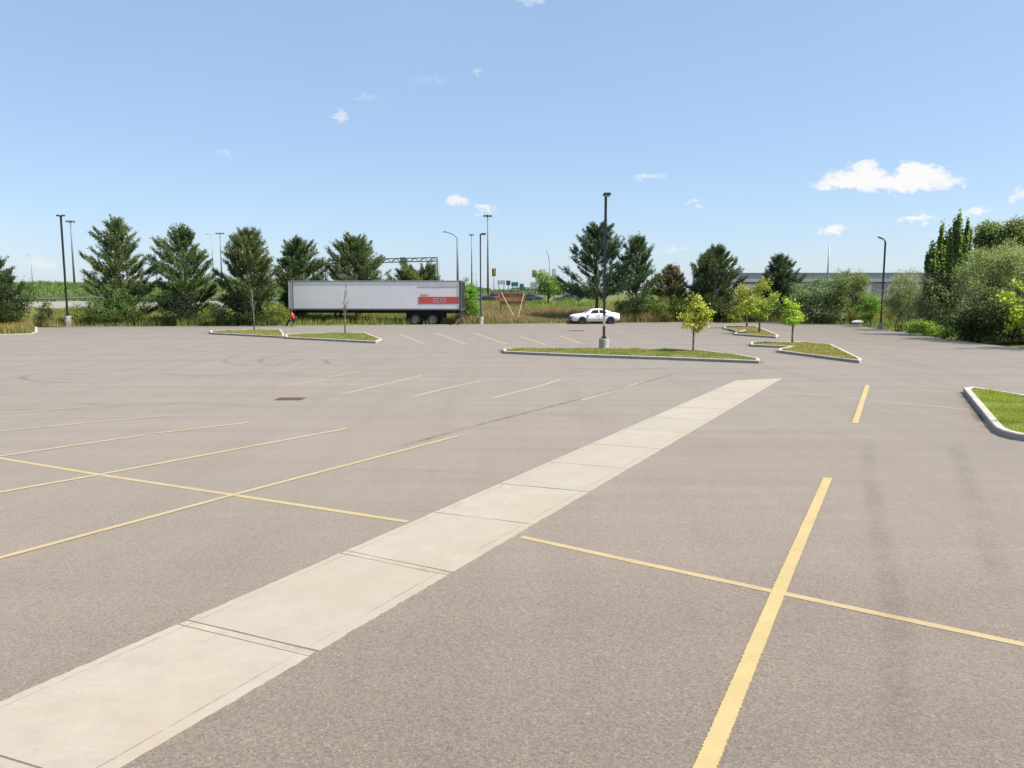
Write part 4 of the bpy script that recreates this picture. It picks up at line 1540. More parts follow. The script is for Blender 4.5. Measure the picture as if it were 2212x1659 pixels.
    for xx in (X(955), X(879)):
        for y0 in (.05, Wd - .63):
            MB().box(xx - .01, xx + .01, y0, y0 + .58, .3, zb - .1).build('mud_flap', M['under'], root)
    ug = MB()
    for y in (.5, Wd - .5):
        ug.bar((Lt - .15, y, zb - .05), (Lt - .02, y, .58), .08)
        ug.bar((Lt - .85, y, zb - .05), (Lt - .05, y, .62), .06)
    ug.box(Lt - .07, Lt + .03, .1, Wd - .1, .5, .6)
    ug.build('underrun_guard', M['trailer_edge'], root)
    for y in (.2, Wd - .2):
        MB().box(Lt + .03, Lt + .045, y - .1, y + .1, zb - .03, zb + .05).build('tail_light', M['tail'], root)
    return root


trailer()

# ------------------------------------------------------------------ cars
def sedan(label, loc, rz, paint, sx=1.0, group=None):
    """faces +x; loft of rings along the length"""
    root = thing('parked_car', label, 'car', loc, rz, group)
    L2 = 2.42
    #  x,   half width, bottom, belt z, roof z, roof half width
    st = [(-2.42, .70, .42, .80, .86, .60), (-2.36, .82, .30, .93, .99, .66), (-2.0, .90, .26, .98, 1.05, .70), (-1.62, .92, .24, 1.0, 1.09, .70), (-1.25, .93, .22, 1.0, 1.25, .62),
          (-.85, .93, .22, .99, 1.385, .60), (-.40, .93, .21, .98, 1.43, .60), (.05, .93, .21, .97, 1.42, .60), (.42, .93, .21, .96, 1.36, .60), (.80, .93, .21, .95, 1.17, .63),
          (1.12, .93, .22, .93, 1.0, .70), (1.6, .92, .23, .89, .955, .70), (2.1, .89, .24, .83, .89, .68), (2.33, .83, .27, .76, .81, .64), (2.42, .74, .34, .66, .70, .58)]
    b = MB()
    ring_n = None
    for (x, hw, zb, zbelt, zr, rw) in st:
        half = [(hw * .82, zb), (hw * .97, zb + .10), (hw, zb + (zbelt - zb) * .45), (hw * .985, zbelt - .09), (hw * .95, zbelt), (rw + (hw * .95 - rw) * .30, zbelt + (zr - zbelt) * .75), (rw, zr - .015), (rw * .5, zr)]
        ring = [(x * sx, y, z) for y, z in half] + [(x * sx, -y, z) for y, z in reversed(half)]
        ring_n = len(ring)
        b.v += ring
    for i in range(len(st) - 1):
        for k in range(ring_n):
            a, c = i * ring_n + k, i * ring_n + (k + 1) % ring_n
            b.f.append((a, c, c + ring_n, a + ring_n))
    b.f.append(tuple(range(ring_n)))
    b.f.append(tuple(range((len(st) - 1) * ring_n, len(st) * ring_n)))
    body = b.build('body', M[paint], root, True)
    # glass laid 4 mm proud of the greenhouse
    def at(x):
        for s0, s1 in zip(st[:-1], st[1:]):
            if s0[0] <= x <= s1[0]:
                t = (x - s0[0]) / (s1[0] - s0[0])
                return [q0 + (q1 - q0) * t for q0, q1 in zip(s0, s1)]
    def side(x, u, s):
        _, hw, zb, zbelt, zr, rw = at(x)
        top_y = rw + (hw * .95 - rw) * .30
        y = hw * .95 + (top_y - hw * .95) * (u / .75) if u <= .75 else top_y + (rw - top_y) * ((u - .75) / .25)
        return (x * sx, s * (y + .006), zbelt + (zr - zbelt) * u)
    for s in (-1, 1):
        for (xa, xb, xta, xtb) in ((-.22, .72, -.22, .36), (-1.12, -.30, -.82, -.30)):
            m = MB()
            n = 6
            lo_ = [side(xa + (xb - xa) * i / n, .06, s) for i in range(n + 1)]
            hi_ = [side(xta + (xtb - xta) * i / n, .80, s) for i in range(n + 1)]
            m.add(lo_ + hi_, [(i, i + 1, i + n + 2, i + n + 1) for i in range(n)])
            m.build('side_window', M['glass'], root)
    def top(x, v, lift=.006):
        _, hw, zb, zbelt, zr, rw = at(x)
        return (x * sx, v * rw * .92, zr + lift - .012 * abs(v))
    for (nm, xa, xb) in (('windscreen', .46, 1.06), ('rear_window', -1.50, -.92)):
        m = MB()
        n = 5
        m.add([top(x, v) for x in np.linspace(xa, xb, n) for v in (-1, -.4, .4, 1)], [(i * 4 + j, (i + 1) * 4 + j, (i + 1) * 4 + j + 1, i * 4 + j + 1) for i in range(n - 1) for j in range(3)])
        m.build(nm, M['glass'], root)
    for s in (-1, 1):
        for x in (-1.43, 1.45):
            MB().tube([(x * sx, s * .80, .335), (x * sx, s * (.935 if abs(x) < 1.44 else .935), .335)], [.39, .385], 22).build('wheel_arch', M['under'], root)
            wheel(root, x * sx, s * .845, .335, .21, s, 'dark_rim')
        MB().add([(2.30 * sx, s * .80, .60), (2.395 * sx, s * .60, .58), (2.395 * sx, s * .60, .69), (2.27 * sx, s * .83, .71), (2.20 * sx, s * .72, .60), (2.20 * sx, s * .72, .70)],
                 [(0, 1, 2, 3), (0, 3, 5, 4), (1, 2, 5, 4)]).build('headlight', M['lens'], root)
        MB().box(-2.425 * sx, -2.34 * sx, min(s * .52, s * .80), max(s * .52, s * .80), .74, .88).build('tail_light', M['tail'], root)
        MB().box(.62 * sx, .80 * sx, min(s * .94, s * 1.08), max(s * .94, s * 1.08), .93, 1.06).build('mirror', M[paint], root, bevel=.03)
        for x in (.98, -.26, -1.16):
            MB().box((x - .006) * sx, (x + .006) * sx, min(s * .90, s * .938), max(s * .90, s * .938), .34, .90).build('door_gap', M['under'], root)
        for x in (-.12, -1.02):
            MB().box((x - .09) * sx, (x + .09) * sx, min(s * .92, s * .955), max(s * .92, s * .955), .80, .83).build('door_handle', M['lens'], root)
    MB().box(2.36 * sx, 2.445 * sx, -.48, .48, .44, .62).build('grille', M['under'], root, bevel=.01)
    MB().box(2.36 * sx, 2.44 * sx, -.62, .62, .31, .39).build('bumper_slot', M['under'], root, bevel=.01)
    MB().box(-2.435 * sx, -2.42 * sx, -.26, .26, .58, .70).build('number_plate', M['sign_white'], root)
    return root


cp = G(1287, 700)
sedan('white sedan parked along the far edge beneath the tall pine', (cp.x - .05, cp.y + .9, 0.004), math.pi + R(8), 'car_white', .95)
for (lab, xD, Y, paint, rz) in (('red car on the far road just above the plywood board', 1097, 121, 'car_red', 0.05), ('dark car passing on the far road right of the plywood board top', 1143, 123, 'car_dark', math.pi),
                                ('dark car on the far road beneath the left branches of the tall pine', 1225, 122, 'car_dark', math.pi), ('dark car on the far road left of the plywood board', 1072, 125, 'car_dark', 0)):
    q = W(xD, 640, Y)
    sedan(lab, (q.x, Y, ground(q.x, Y) + .1), rz, paint, .95, 'cars on the far road')

# ------------------------------------------------------------------ person on a chair by the trailer nose
def person():
    q = G(632, 706)
    x, y = q.x, q.y + .25
    ch = thing('folding_chair', 'dark folding chair under the person in red by the trailer', 'chair', (x + .05, y, 0))
    MB().box(-.22, .22, -.22, .22, .43, .47).build('seat', M['trousers'], ch, bevel=.01)
    MB().box(.20, .23, -.22, .22, .62, .92).build('backrest', M['trousers'], ch, bevel=.01)
    for s in (-1, 1):
        MB().tube([(-.24, s * .21, 0), (.20, s * .21, .62), (.235, s * .21, .92)], .014, 6).build('leg', M['darkgrey'], ch)
        MB().tube([(.26, s * .19, 0), (-.15, s * .19, .44)], .014, 6).build('leg', M['darkgrey'], ch)
    root = thing('person', 'person in red top and dark trousers seated beside the trailer nose', 'person', (x, y, 0))
    # joints: position, radius, material zone
    J, E_, Z_ = [], [], []
    def j(p, r, z): J.append((p, r)); Z_.append(z); return len(J) - 1
    pel = j((.08, 0, .56), .15, 2)
    sp1 = j((.05, 0, .74), .15, 1); ch_ = j((-.02, 0, .96), .17, 1); nk0 = j((-.06, 0, 1.12), .085, 1)
    nk = j((-.09, 0, 1.19), .058, 0); hd0 = j((-.13, 0, 1.27), .085, 0); hd1 = j((-.14, 0, 1.37), .098, 0); hd2 = j((-.13, 0, 1.43), .07, 0)
    E_ += [(pel, sp1), (sp1, ch_), (ch_, nk0), (nk0, nk), (nk, hd0), (hd0, hd1), (hd1, hd2)]
    nose = j((-.24, 0, 1.33), .016, 0)
    E_.append((hd1, nose))
    for s in (-1, 1):
        ear = j((-.12, s * .10, 1.34), .018, 0); E_.append((hd1, ear))
        sh = j((-.03, s * .21, 1.06), .075, 1); el = j((-.12, s * .27, .80), .058, 1); wr = j((-.36, s * .19, .68), .038, 0)
        E_ += [(ch_, sh), (sh, el), (el, wr)]
        pm = j((-.43, s * .17, .655), .034, 0); E_.append((wr, pm))
        for fi, (dy, ln) in enumerate(((-.035, .07), (-.012, .085), (.012, .08), (.034, .065))):
            f1 = j((-.47 - ln * .3, s * .17 + dy, .645), .011, 0); f2 = j((-.47 - ln * .8, s * .17 + dy, .615), .009, 0)
            E_ += [(pm, f1), (f1, f2)]
        th = j((-.43, s * .17 - s * .05, .635), .012, 0); E_.append((wr, th))
        hp = j((.02, s * .10, .54), .115, 2); kn = j((-.40, s * .15, .55), .075, 2); an = j((-.58, s * .14, .11), .05, 2); ft = j((-.60, s * .14, .05), .048, 3); to = j((-.79, s * .14, .035), .036, 3)
        E_ += [(pel, hp), (hp, kn), (kn, an), (an, ft), (ft, to)]
    me = bpy.data.meshes.new('body')
    me.from_pydata([p for p, r in J], E_, [])
    o = bpy.data.objects.new('body', me)
    COL.objects.link(o)
    sk = o.modifiers.new('skin', 'SKIN')
    sk.use_smooth_shade = True
    for i, (p, r) in enumerate(J):
        d = me.skin_vertices[0].data[i]
        d.radius = (r, r)
        d.use_root = (i == 0)
    ss = o.modifiers.new('sub', 'SUBSURF')
    ss.levels = ss.render_levels = 1
    dg = bpy.context.evaluated_depsgraph_get()
    m2 = bpy.data.meshes.new_from_object(o.evaluated_get(dg))
    o.modifiers.clear()
    o.data = m2
    m2.materials.clear()
    for k in ('skin', 'red_top', 'trousers', 'hair'): m2.materials.append(M[k])
    segs = [(np.array(J[a][0]), np.array(J[b][0]), Z_[b] if Z_[b] != Z_[a] and a != 0 else Z_[b]) for a, b in E_]
    for f in m2.polygons:
        c = np.array(f.center)
        best, zn = 9, 0
        for a, b, z in segs:
            t = np.clip(((c - a) @ (b - a)) / max((b - a) @ (b - a), 1e-9), 0, 1)
            d = np.linalg.norm(c - a - (b - a) * t)
            if d < best: best, zn = d, z
        f.material_index = zn
    o.parent = root
    hr = MB()
    bm = bmesh.new()
    bmesh.ops.create_icosphere(bm, subdivisions=2, radius=.118)
    hv = [tuple(v.co) for v in bm.verts]
    hf = [tuple(v.index for v in f.verts) for f in bm.faces if f.calc_center_median().z > .0 or f.calc_center_median().x > .03]
    bm.free()
    hr.add([(v[0] - .115, v[1], v[2] + 1.385) for v in hv], hf)
    hr.build('hair', M['hair'], root, True)
    for s in (-1, 1):
        bm = bmesh.new()
        bmesh.ops.create_icosphere(bm, subdivisions=1, radius=.012)
        e = MB().add([(v.co.x - .232, v.co.y + s * .035, v.co.z + 1.365) for v in bm.verts], [tuple(v.index for v in f.verts) for f in bm.faces])
        bm.free()
        e.build('eye', M['hair'], root)
    MB().box(-.236, -.226, -.025, .025, 1.288, 1.296).build('mouth', M['tail'], root)


person()

# ------------------------------------------------------------------ catch basins
def basin(label, x, y, w, d):
    p = G(x, y)
    root = thing('drain_grate', label, 'drain', (p.x, p.y, 0))
    m = MB()
    for (a, b, c, e) in ((-w, w, -d, -d + .08), (-w, w, d - .08, d), (-w, -w + .08, -d + .08, d - .08), (w - .08, w, -d + .08, d - .08)):
        m.box(a, b, c, e, -.02, .012)
    m.build('frame', M['rust'], root)
    for i in range(9):
        xx = -w + .13 + i * (2 * w - .26) / 8
        MB().box(xx - .02, xx + .02, -d + .08, d - .08, -.02, .009).build('bar', M['rust'], root)
    MB().box(-w + .08, w - .08, -d + .08, d - .08, .001, .0035).build('pit', M['under'], root)
    rr = ribbon('rust_stain', [Vector((-w - .5, .1)), Vector((-w * .3, -.05)), Vector((w * .5, .08)), Vector((w + .6, 0))], d * 3.2, .0048, M['soft_mark'], root, True)


basin('rusty square drain grate set in the asphalt on the left', 627, 862, .36, .24)
basin('small dark drain grate far off below the white car', 1245, 714.5, .55, .5)

# ------------------------------------------------------------------ saplings
def bare_sapling(label, xD, yD, ytop, Y=None, seed=1, lean=0.0):
    p = G(xD, yD)
    t = W(xD, ytop, p.y)
    rng = random.Random(seed)
    root = thing('bare_sapling', label, 'tree', (p.x, p.y, .08), 0, 'bare saplings')
    H = t.z
    m = MB()
    m.tube([(0, 0, -.1), (.02, 0, H * .3), (-.02, .02, H * .6), (lean, 0, H)], [.05, .042, .03, .008], 7)
    m.build('trunk', M['twig'], root, True)
    for i in range(22):
        z = H * rng.uniform(.38, .93)
        a = rng.uniform(0, 6.28)
        Lb = rng.uniform(.35, .85) * (1.15 - z / H)  + .12
        e = rng.uniform(.7, 1.2)
        d = Vector((math.cos(a) * math.cos(e), math.sin(a) * math.cos(e), math.sin(e)))
        b = Vector((lean * z / H, 0, z))
        mid = b + d * Lb * .5
        tip = b + d * Lb + Vector((0, 0, .12 * Lb))
        tw = MB().tube([b, mid, tip], [.014, .010, .004], 5, False)
        for q in range(2):
            a2 = rng.uniform(0, 6.28)
            tw.tube([mid, mid + Vector((math.cos(a2) * .2, math.sin(a2) * .2, .28)) * Lb], [.007, .003], 4, False)
        tw.build('branch', M['twig'], root)
    return root


bare_sapling('leafless sapling on the far left island before the third pine', 549, 717, 622, seed=3, lean=-.1)
bare_sapling('leafless sapling standing in front of the white trailer side', 745.5, 724, 612, seed=5, lean=.14)


def crown_blobs(spec, Y, base):
    """spec: list of (xD, yD, halfwD, halfhD[, depth factor]) -> local ellipsoids"""
    out = []
    for i, s in enumerate(spec):
        c = W(s[0], s[1], Y)
        k = Y / F
        dep = s[4] if len(s) > 4 else 1.0
        out.append((c.x - base[0], (s[5] if len(s) > 5 else (i % 3 - 1) * .35 * s[2] * k), c.z - base[2], s[2] * k, s[2] * k * dep, s[3] * k))
    return out


YG, YG2 = (.15, .175, .03), (.25, .245, .055)
p = G(1497, 766); b = (p.x, p.y, .1)
broadleaf('young_tree', 'bright yellow green sapling on the long island right of the lamp post', b,
          crown_blobs([(1505, 646, 8, 11), (1498, 660, 15, 11), (1500, 682, 20, 16), (1482, 694, 17, 12), (1518, 690, 16, 14), (1497, 706, 22, 12), (1530, 670, 8, 7), (1536, 682, 5, 5), (1472, 688, 8, 6), (1512, 664, 8, 8)], p.y, b),
          62, 40, .10, .7, YG, YG2, 31, trunk_h=1.25, trunk_r=.05, spread=.115, bark='twig', shell=.25, limbs=30, group='young trees on the islands')
p = G(1711, 745); b = (p.x, p.y, .1)
broadleaf('young_tree', 'slim fresh green sapling on the forked island', b,
          crown_blobs([(1699, 654, 10, 16), (1707, 672, 16, 16), (1714, 686, 18, 13), (1706, 690, 17, 10)], p.y, b),
          64, 42, .105, .7, (.11, .17, .025), (.20, .255, .04), 32, trunk_h=1.5, trunk_r=.055, spread=.15, bark='twig', shell=.25, limbs=26, group='young trees on the islands')
p = G(1613, 709); b = (p.x, p.y, .1)
broadleaf('young_tree', 'taller yellowish sapling at the back of the farthest island', b,
          crown_blobs([(1650, 612, 11, 12), (1640, 624, 14, 11), (1614, 630, 17, 13), (1598, 624, 10, 12), (1628, 646, 20, 15), (1606, 644, 12, 12), (1612, 662, 15, 12)], p.y, b),
          75, 40, .13, .7, (.11, .13, .025), (.20, .195, .04), 33, trunk_h=2.0, trunk_r=.07, spread=.24, bark='twig', shell=.3, limbs=30, group='young trees on the islands')
p = G(1640, 721); b = (p.x, p.y, .1)
broadleaf('young_tree', 'yellow green sapling at the front of the farthest island', b,
          crown_blobs([(1622, 654, 13, 13), (1628, 668, 16, 11), (1650, 664, 17, 12), (1672, 644, 7, 9), (1664, 656, 10, 9), (1645, 678, 15, 8), (1610, 668, 8, 9)], p.y, b),
          72, 40, .125, .7, (.105, .15, .025), (.19, .215, .04), 34, trunk_h=1.7, trunk_r=.07, spread=.2, bark='twig', shell=.3, limbs=30, group='young trees on the islands')
# sapling just outside the frame on the near island: only its shadow reaches the kerb
q = G(2250, 925)
bs = bare_sapling('leafless sapling at the right edge on the nearest island', 2252, 926, 780, seed=9)

# ------------------------------------------------------------------ pines
def pine_at(label, xD, ytop, Y, halfw, seed, **kw):
    t = W(xD, ytop, Y)
    z0 = ground(t.x, Y)
    return pine('pine_tree', label, (t.x, Y, z0), t.z - z0 - .85, halfw * 1.32 * Y / F, seed, group='pines along the far edge of the lot', **kw)


YP = G(600, 706).y + 3.5
def wide(t):
    return max(.10, min(1.0, (1.04 - t) ** .8 * 1.5)) * (.85 + .15 * math.sin(t * 31 + 1)) * (.72 + .28 * min(1, t / .3))


def ovate(t):
    return max(.07, min(1.0, (1.05 - t) ** .7 * 1.42)) * (.87 + .13 * math.sin(t * 29 + 2)) * (.68 + .32 * min(1, t / .3))


def ragged(t):
    return max(.1, min(1.0, (1.03 - t) ** .62 * 1.22)) * (.8 + .2 * math.sin(t * 27)) * (.75 + .25 * min(1, t / .25))
pine_at('leftmost whole pine, ragged and open with a pointed top', 255, 466, YP, 66, 101, lean=(-.35, 0), shape=ragged, density=.85, col=(.034, .055, .022), col2=(.085, .10, .03))
pine_at('second pine from the left, dense with a rounded head', 395, 484, YP + .8, 60, 102, shape=ovate, col2=(.09, .115, .03))
pine_at('third pine from the left, broad and bushy before the bare sapling', 530, 491, YP, 58, 103, shape=ovate, col2=(.095, .105, .03))
pine_at('fourth pine from the left, half hidden by the trailer nose', 638, 506, YP + 4, 50, 104, shape=ovate, col2=(.065, .08, .026))
pine_at('wide pine standing directly behind the trailer middle', 768, 505, YP + 5, 64, 105, shape=ovate)
pine_at('low spreading pine behind the trailer tail', 908, 584, YP + 4, 56, 106, shape=lambda t: max(.3, min(1, (1.1 - t) ** .3)), col=(.032, .050, .018), col2=(.08, .095, .026), bare=.42)
YP2 = G(1300, 699).y + 4
pine_at('tallest pine, dark and open, behind the white car', 1290, 481, YP2, 66, 107, bare=.24, density=.95, col=(.020, .040, .022), col2=(.045, .065, .022), shape=lambda t: max(.08, min(1, (1.03 - t) ** .62 * 1.15)) * (.75 + .25 * min(1, t / .3)))
pine_at('slim pine right of the tall lamp post', 1377, 500, YP2 + 1, 46, 108, bare=.32, density=.8, col=(.026, .045, .02), col2=(.065, .08, .026))
pine_at('thin browning pine between two green pines', 1452, 566, YP2 + 1, 40, 109, bare=.2, density=.75, brown=.15, col2=(.09, .075, .03))
pine_at('dark bushy pine behind the yellow sapling', 1545, 528, YP2 + 1, 58, 110, bare=.06, shape=wide, density=1.1, col=(.024, .042, .02), col2=(.06, .076, .024))
pine_at('small dark pine in front of the warehouse roof', 1684, 543, YP2 + 2, 44, 111, bare=.06, shape=wide, density=1.1, col=(.024, .042, .022), col2=(.05, .07, .026))
pine_at('dark pine cut off by the left edge of the picture', -22, 540, YP - 6, 46, 112, bare=.14, shape=wide, density=1.1, col=(.022, .040, .018), col2=(.06, .078, .024))

# ------------------------------------------------------------------ shrubs and trees
def shrub_at(label, spec, Y, n, per, leaf, col, col2, seed, name='shrub', group=None, spread=.3, aspect=.5, trunk_r=.08, cat='shrub', trunk_h=.3, stems=4, droop=0, jit=.18, limbs=26, shell=.45, dens=1.6, vst=.75):
    xb = sum(s[0] for s in spec) / len(spec)
    q = W(xb, 700, Y)
    z0 = ground(q.x, Y)
    b = (q.x, Y, z0)
    blobs = crown_blobs(spec, Y, b)
    rg = np.random.default_rng(seed + 5000)
    for (cx, cy, cz, rx, ry, rz) in list(blobs):        # smaller heads that break the outline
        if rx < .55: continue
        for q in range(6):
            d = unit(rg.normal(size=3) + np.array([0, -.2, .35]))
            s_ = rg.uniform(.22, .42)
            blobs.append((cx + d[0] * rx * 1.0, cy + d[1] * ry * 1.0, max(.15, cz + d[2] * rz * 1.0), rx * s_, ry * s_, rz * s_))
    blobs = [(a, bb, c, d * (.9 if i < len(spec) else 1), e * (.9 if i < len(spec) else 1), f * (.9 if i < len(spec) else 1)) for i, (a, bb, c, d, e, f) in enumerate(blobs)]
    return broadleaf(name, label, b, blobs, n, per, leaf, aspect, col, col2, seed, cat=cat, group=group, trunk_h=trunk_h, trunk_r=trunk_r, spread=spread * .72, stems=stems, droop=droop, jit=jit, limbs=limbs, shell=shell, dens=dens, vst=vst)


DK, DK2 = (.022, .040, .016), (.045, .075, .022)
g1 = 'shrubs under the left pines'
yb_ = YP - 1.6
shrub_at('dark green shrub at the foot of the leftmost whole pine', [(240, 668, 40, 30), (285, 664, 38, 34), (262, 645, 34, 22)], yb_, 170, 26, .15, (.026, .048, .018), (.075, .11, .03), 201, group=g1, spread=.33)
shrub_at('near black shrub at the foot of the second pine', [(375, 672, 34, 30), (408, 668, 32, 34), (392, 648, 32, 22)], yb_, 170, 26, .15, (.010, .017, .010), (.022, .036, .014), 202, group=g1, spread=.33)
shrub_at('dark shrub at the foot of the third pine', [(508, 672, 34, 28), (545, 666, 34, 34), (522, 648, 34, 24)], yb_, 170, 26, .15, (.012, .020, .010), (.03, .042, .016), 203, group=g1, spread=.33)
shrub_at('lighter yellow green bush between second and third pines', [(455, 682, 26, 18), (470, 674, 18, 16)], yb_ - .5, 80, 22, .13, (.055, .08, .02), (.11, .13, .03), 204, group=g1, spread=.28)
shrub_at('yellow green weeds bush left of the trailer nose', [(590, 682, 26, 20), (608, 676, 18, 18)], yb_ + .3, 80, 22, .13, (.06, .085, .02), (.115, .13, .03), 205, group=g1, spread=.28)
shrub_at('leafy bush between left lamp post and leftmost whole pine', [(180, 682, 26, 20), (205, 676, 22, 22)], yb_, 90, 22, .13, (.045, .075, .02), (.11, .14, .03), 206, group=g1, spread=.28)
shrub_at('small dark conical shrub left of the left lamp post', [(100, 684, 15, 18), (102, 664, 9, 14)], G(100, 707).y + 1.2, 70, 22, .11, (.022, .036, .016), (.06, .07, .025), 207, group=g1, spread=.2)
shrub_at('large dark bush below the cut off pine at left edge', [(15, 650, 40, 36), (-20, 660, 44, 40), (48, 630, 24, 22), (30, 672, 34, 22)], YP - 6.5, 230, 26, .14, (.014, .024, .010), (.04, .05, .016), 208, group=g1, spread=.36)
shrub_at('bright green bush right behind the trailer tail', [(1014, 655, 18, 34), (1010, 630, 14, 22), (1022, 672, 16, 24)], G(1010, 702).y + 3.2, 150, 24, .15, (.055, .12, .02), (.11, .185, .03), 209, spread=.26)
shrub_at('dark round bush right of the white car', [(1362, 668, 32, 26), (1385, 660, 30, 30), (1345, 676, 22, 20)], YP2 - 1.2, 190, 26, .14, (.012, .024, .010), (.03, .046, .015), 210, spread=.32)
shrub_at('mixed green bush under the browning pine', [(1440, 668, 34, 24), (1415, 660, 28, 26), (1468, 664, 30, 28)], YP2 - 1, 190, 24, .13, (.04, .06, .02), (.10, .125, .03), 211, spread=.32)
shrub_at('dark bush under the pine behind the yellow sapling', [(1545, 668, 46, 28), (1580, 662, 36, 30), (1520, 660, 30, 34)], YP2 - .6, 220, 26, .14, (.015, .026, .012), (.034, .05, .018), 212, spread=.34)
shrub_at('yellow green bush at the right foot of the bushy pine', [(1572, 678, 22, 16), (1590, 674, 18, 18)], YP2 - 1.5, 70, 22, .13, (.075, .10, .022), (.14, .15, .035), 213, spread=.26)
shrub_at('dark bush behind the farthest island saplings', [(1650, 672, 40, 22), (1690, 660, 34, 30), (1622, 664, 28, 26)], YP2 - .2, 200, 26, .14, (.018, .03, .014), (.045, .06, .02), 214, spread=.34)
shrub_at('round far green tree behind the plywood board', [(1180, 612, 24, 20), (1170, 600, 14, 12), (1200, 616, 18, 16), (1185, 622, 28, 14)], 108, 190, 20, .24, (.06, .10, .03), (.13, .18, .06), 215, name='round_tree', cat='tree', spread=.42, stems=1, trunk_r=.14, trunk_h=1.0)

OL, OL2 = (.075, .095, .050), (.165, .18, .105)
ge = 'olive shrubs along the right edge'
YR = G(1857, 704).y
shrub_at('mixed olive shrub clump with two pointed tops', [(1820, 608, 20, 26), (1855, 612, 18, 26), (1838, 640, 44, 32), (1862, 660, 26, 34), (1800, 652, 34, 34)], YR + 4, 420, 26, .15, (.045, .062, .03), (.12, .14, .06), 220, group=ge, spread=.40)
shrub_at('grey green shrub right of the small dark pine', [(1750, 636, 36, 30), (1780, 626, 30, 28), (1735, 662, 30, 28), (1770, 668, 40, 26)], YR + 5, 360, 26, .15, (.05, .075, .045), (.12, .155, .09), 221, group=ge, spread=.42)
shrub_at('rounded bright green bush beside the gooseneck lamp post', [(1880, 660, 24, 20), (1872, 676, 24, 18)], G(1880, 707).y + 1.5, 110, 24, .13, (.04, .08, .016), (.085, .15, .026), 222, group=ge, spread=.24)
shrub_at('silvery olive shrub right of the gooseneck lamp post', [(1945, 640, 36, 44), (1930, 672, 34, 34), (1972, 660, 34, 44), (1950, 614, 22, 24)], G(1940, 716).y + 2.4, 480, 26, .13, OL, OL2, 223, group=ge, spread=.34, aspect=.3)
shrub_at('tall silvery olive shrub below the poplars', [(2010, 640, 36, 40), (2030, 668, 38, 40), (1995, 680, 34, 30), (2040, 632, 28, 30)], G(2010, 727).y + 2.4, 480, 26, .13, OL, OL2, 224, group=ge, spread=.34, aspect=.3)
shrub_at('large silvery willow leaning out at the right edge', [(2150, 580, 46, 40), (2110, 610, 44, 40), (2190, 570, 48, 44), (2215, 620, 50, 40), (2150, 632, 46, 30)], G(2150, 746).y + 5.5, 700, 28, .14, (.07, .095, .045), (.16, .18, .095), 225, name='willow_tree', cat='tree', group=ge, spread=.42, aspect=.28, stems=3, trunk_r=.2, trunk_h=1.2, limbs=60)
shrub_at('deep shaded undergrowth shrub below the willow', [(2100, 680, 40, 46), (2140, 692, 46, 44), (2085, 700, 30, 34)], G(2120, 744).y + 3.0, 420, 26, .14, (.03, .045, .022), (.075, .09, .04), 226, group=ge, spread=.38)
shrub_at('dark undergrowth shrub at the right edge of the picture', [(2190, 700, 46, 46), (2235, 695, 46, 56), (2170, 676, 36, 40)], G(2190, 750).y + 2.8, 420, 26, .14, (.028, .04, .02), (.07, .082, .036), 227, group=ge, spread=.38)
shrub_at('low bright weedy shrub at the kerb below the olive shrubs', [(2010, 712, 30, 12), (2045, 716, 30, 14), (1980, 706, 22, 12)], G(2010, 727).y + .9, 150, 22, .11, (.055, .095, .02), (.13, .18, .035), 228, group=ge, spread=.18)
# poplars
def poplar(label, plumes, Y, n, seed, col, col2):
    spec = []
    for (x, yt, yb2, hw) in plumes:
        for i in range(9):
            t = i / 8
            spec.append((x + math.sin(i * 2.1 + x) * hw * .25, yt + 8 + (yb2 - yt) * t, hw * (.22 + .62 * t ** .6), (yb2 - yt) / 11))
    return shrub_at(label, spec, Y, int(n * .62), 40, .17, col, col2, seed, name='poplar_tree', cat='tree', group='tall trees behind the right shrubs', spread=.22, aspect=.7, stems=3, trunk_r=.26, trunk_h=1.5, limbs=70, shell=.3, vst=2.4)


YT = G(2080, 738).y + 9
poplar('tallest poplar with a spiky upright top', [(2070, 470, 600, 17), (2090, 480, 600, 13), (2057, 500, 610, 12)], YT - 2, 620, 301, (.060, .088, .034), (.13, .17, .062))
poplar('shorter bright green poplar left of the tallest poplar', [(2032, 500, 620, 11), (2016, 532, 625, 17), (2004, 548, 625, 8), (2043, 512, 620, 9)], YT - 1, 560, 302, (.062, .094, .034), (.135, .18, .06))
shrub_at('big round dark green tree right of the poplars', [(2146, 514, 25, 26), (2124, 536, 22, 26), (2166, 540, 20, 28), (2148, 566, 42, 32), (2139, 492, 12, 11), (2156, 493, 10, 9)], YT + 2, 640, 26, .19, (.05, .07, .032), (.12, .14, .06), 303, name='leafy_tree', cat='tree', group='tall trees behind the right shrubs', spread=.45, stems=1, trunk_r=.28, trunk_h=2.5, limbs=60)
shrub_at('tall dark green tree at the right edge of the picture', [(2191, 492, 12, 17), (2190, 520, 18, 24), (2226, 490, 18, 22), (2216, 532, 32, 34), (2240, 560, 40, 44)], YT, 560, 26, .19, (.048, .068, .032), (.11, .13, .056), 304, name='leafy_tree', cat='tree', group='tall trees behind the right shrubs', spread=.45, stems=1, trunk_r=.28, trunk_h=2.5, limbs=60)
shrub_at('yellow green young tree overhanging the lot at the right edge', [(2190, 618, 22, 9), (2172, 640, 24, 8), (2205, 652, 24, 9), (2190, 672, 26, 8), (2210, 690, 26, 9), (2200, 712, 22, 8), (2275, 620, 50, 40), (2290, 680, 50, 40), (2300, 640, 50, 40), (2290, 650, 50, 40)], G(2212, 756).y - .2 + 1.0, 210, 18, .17, (.12, .165, .022), (.22, .24, .03), 305, name='young_tree', cat='tree', spread=.22, aspect=.7, stems=1, trunk_r=.07, trunk_h=1.4, limbs=30, shell=.35)
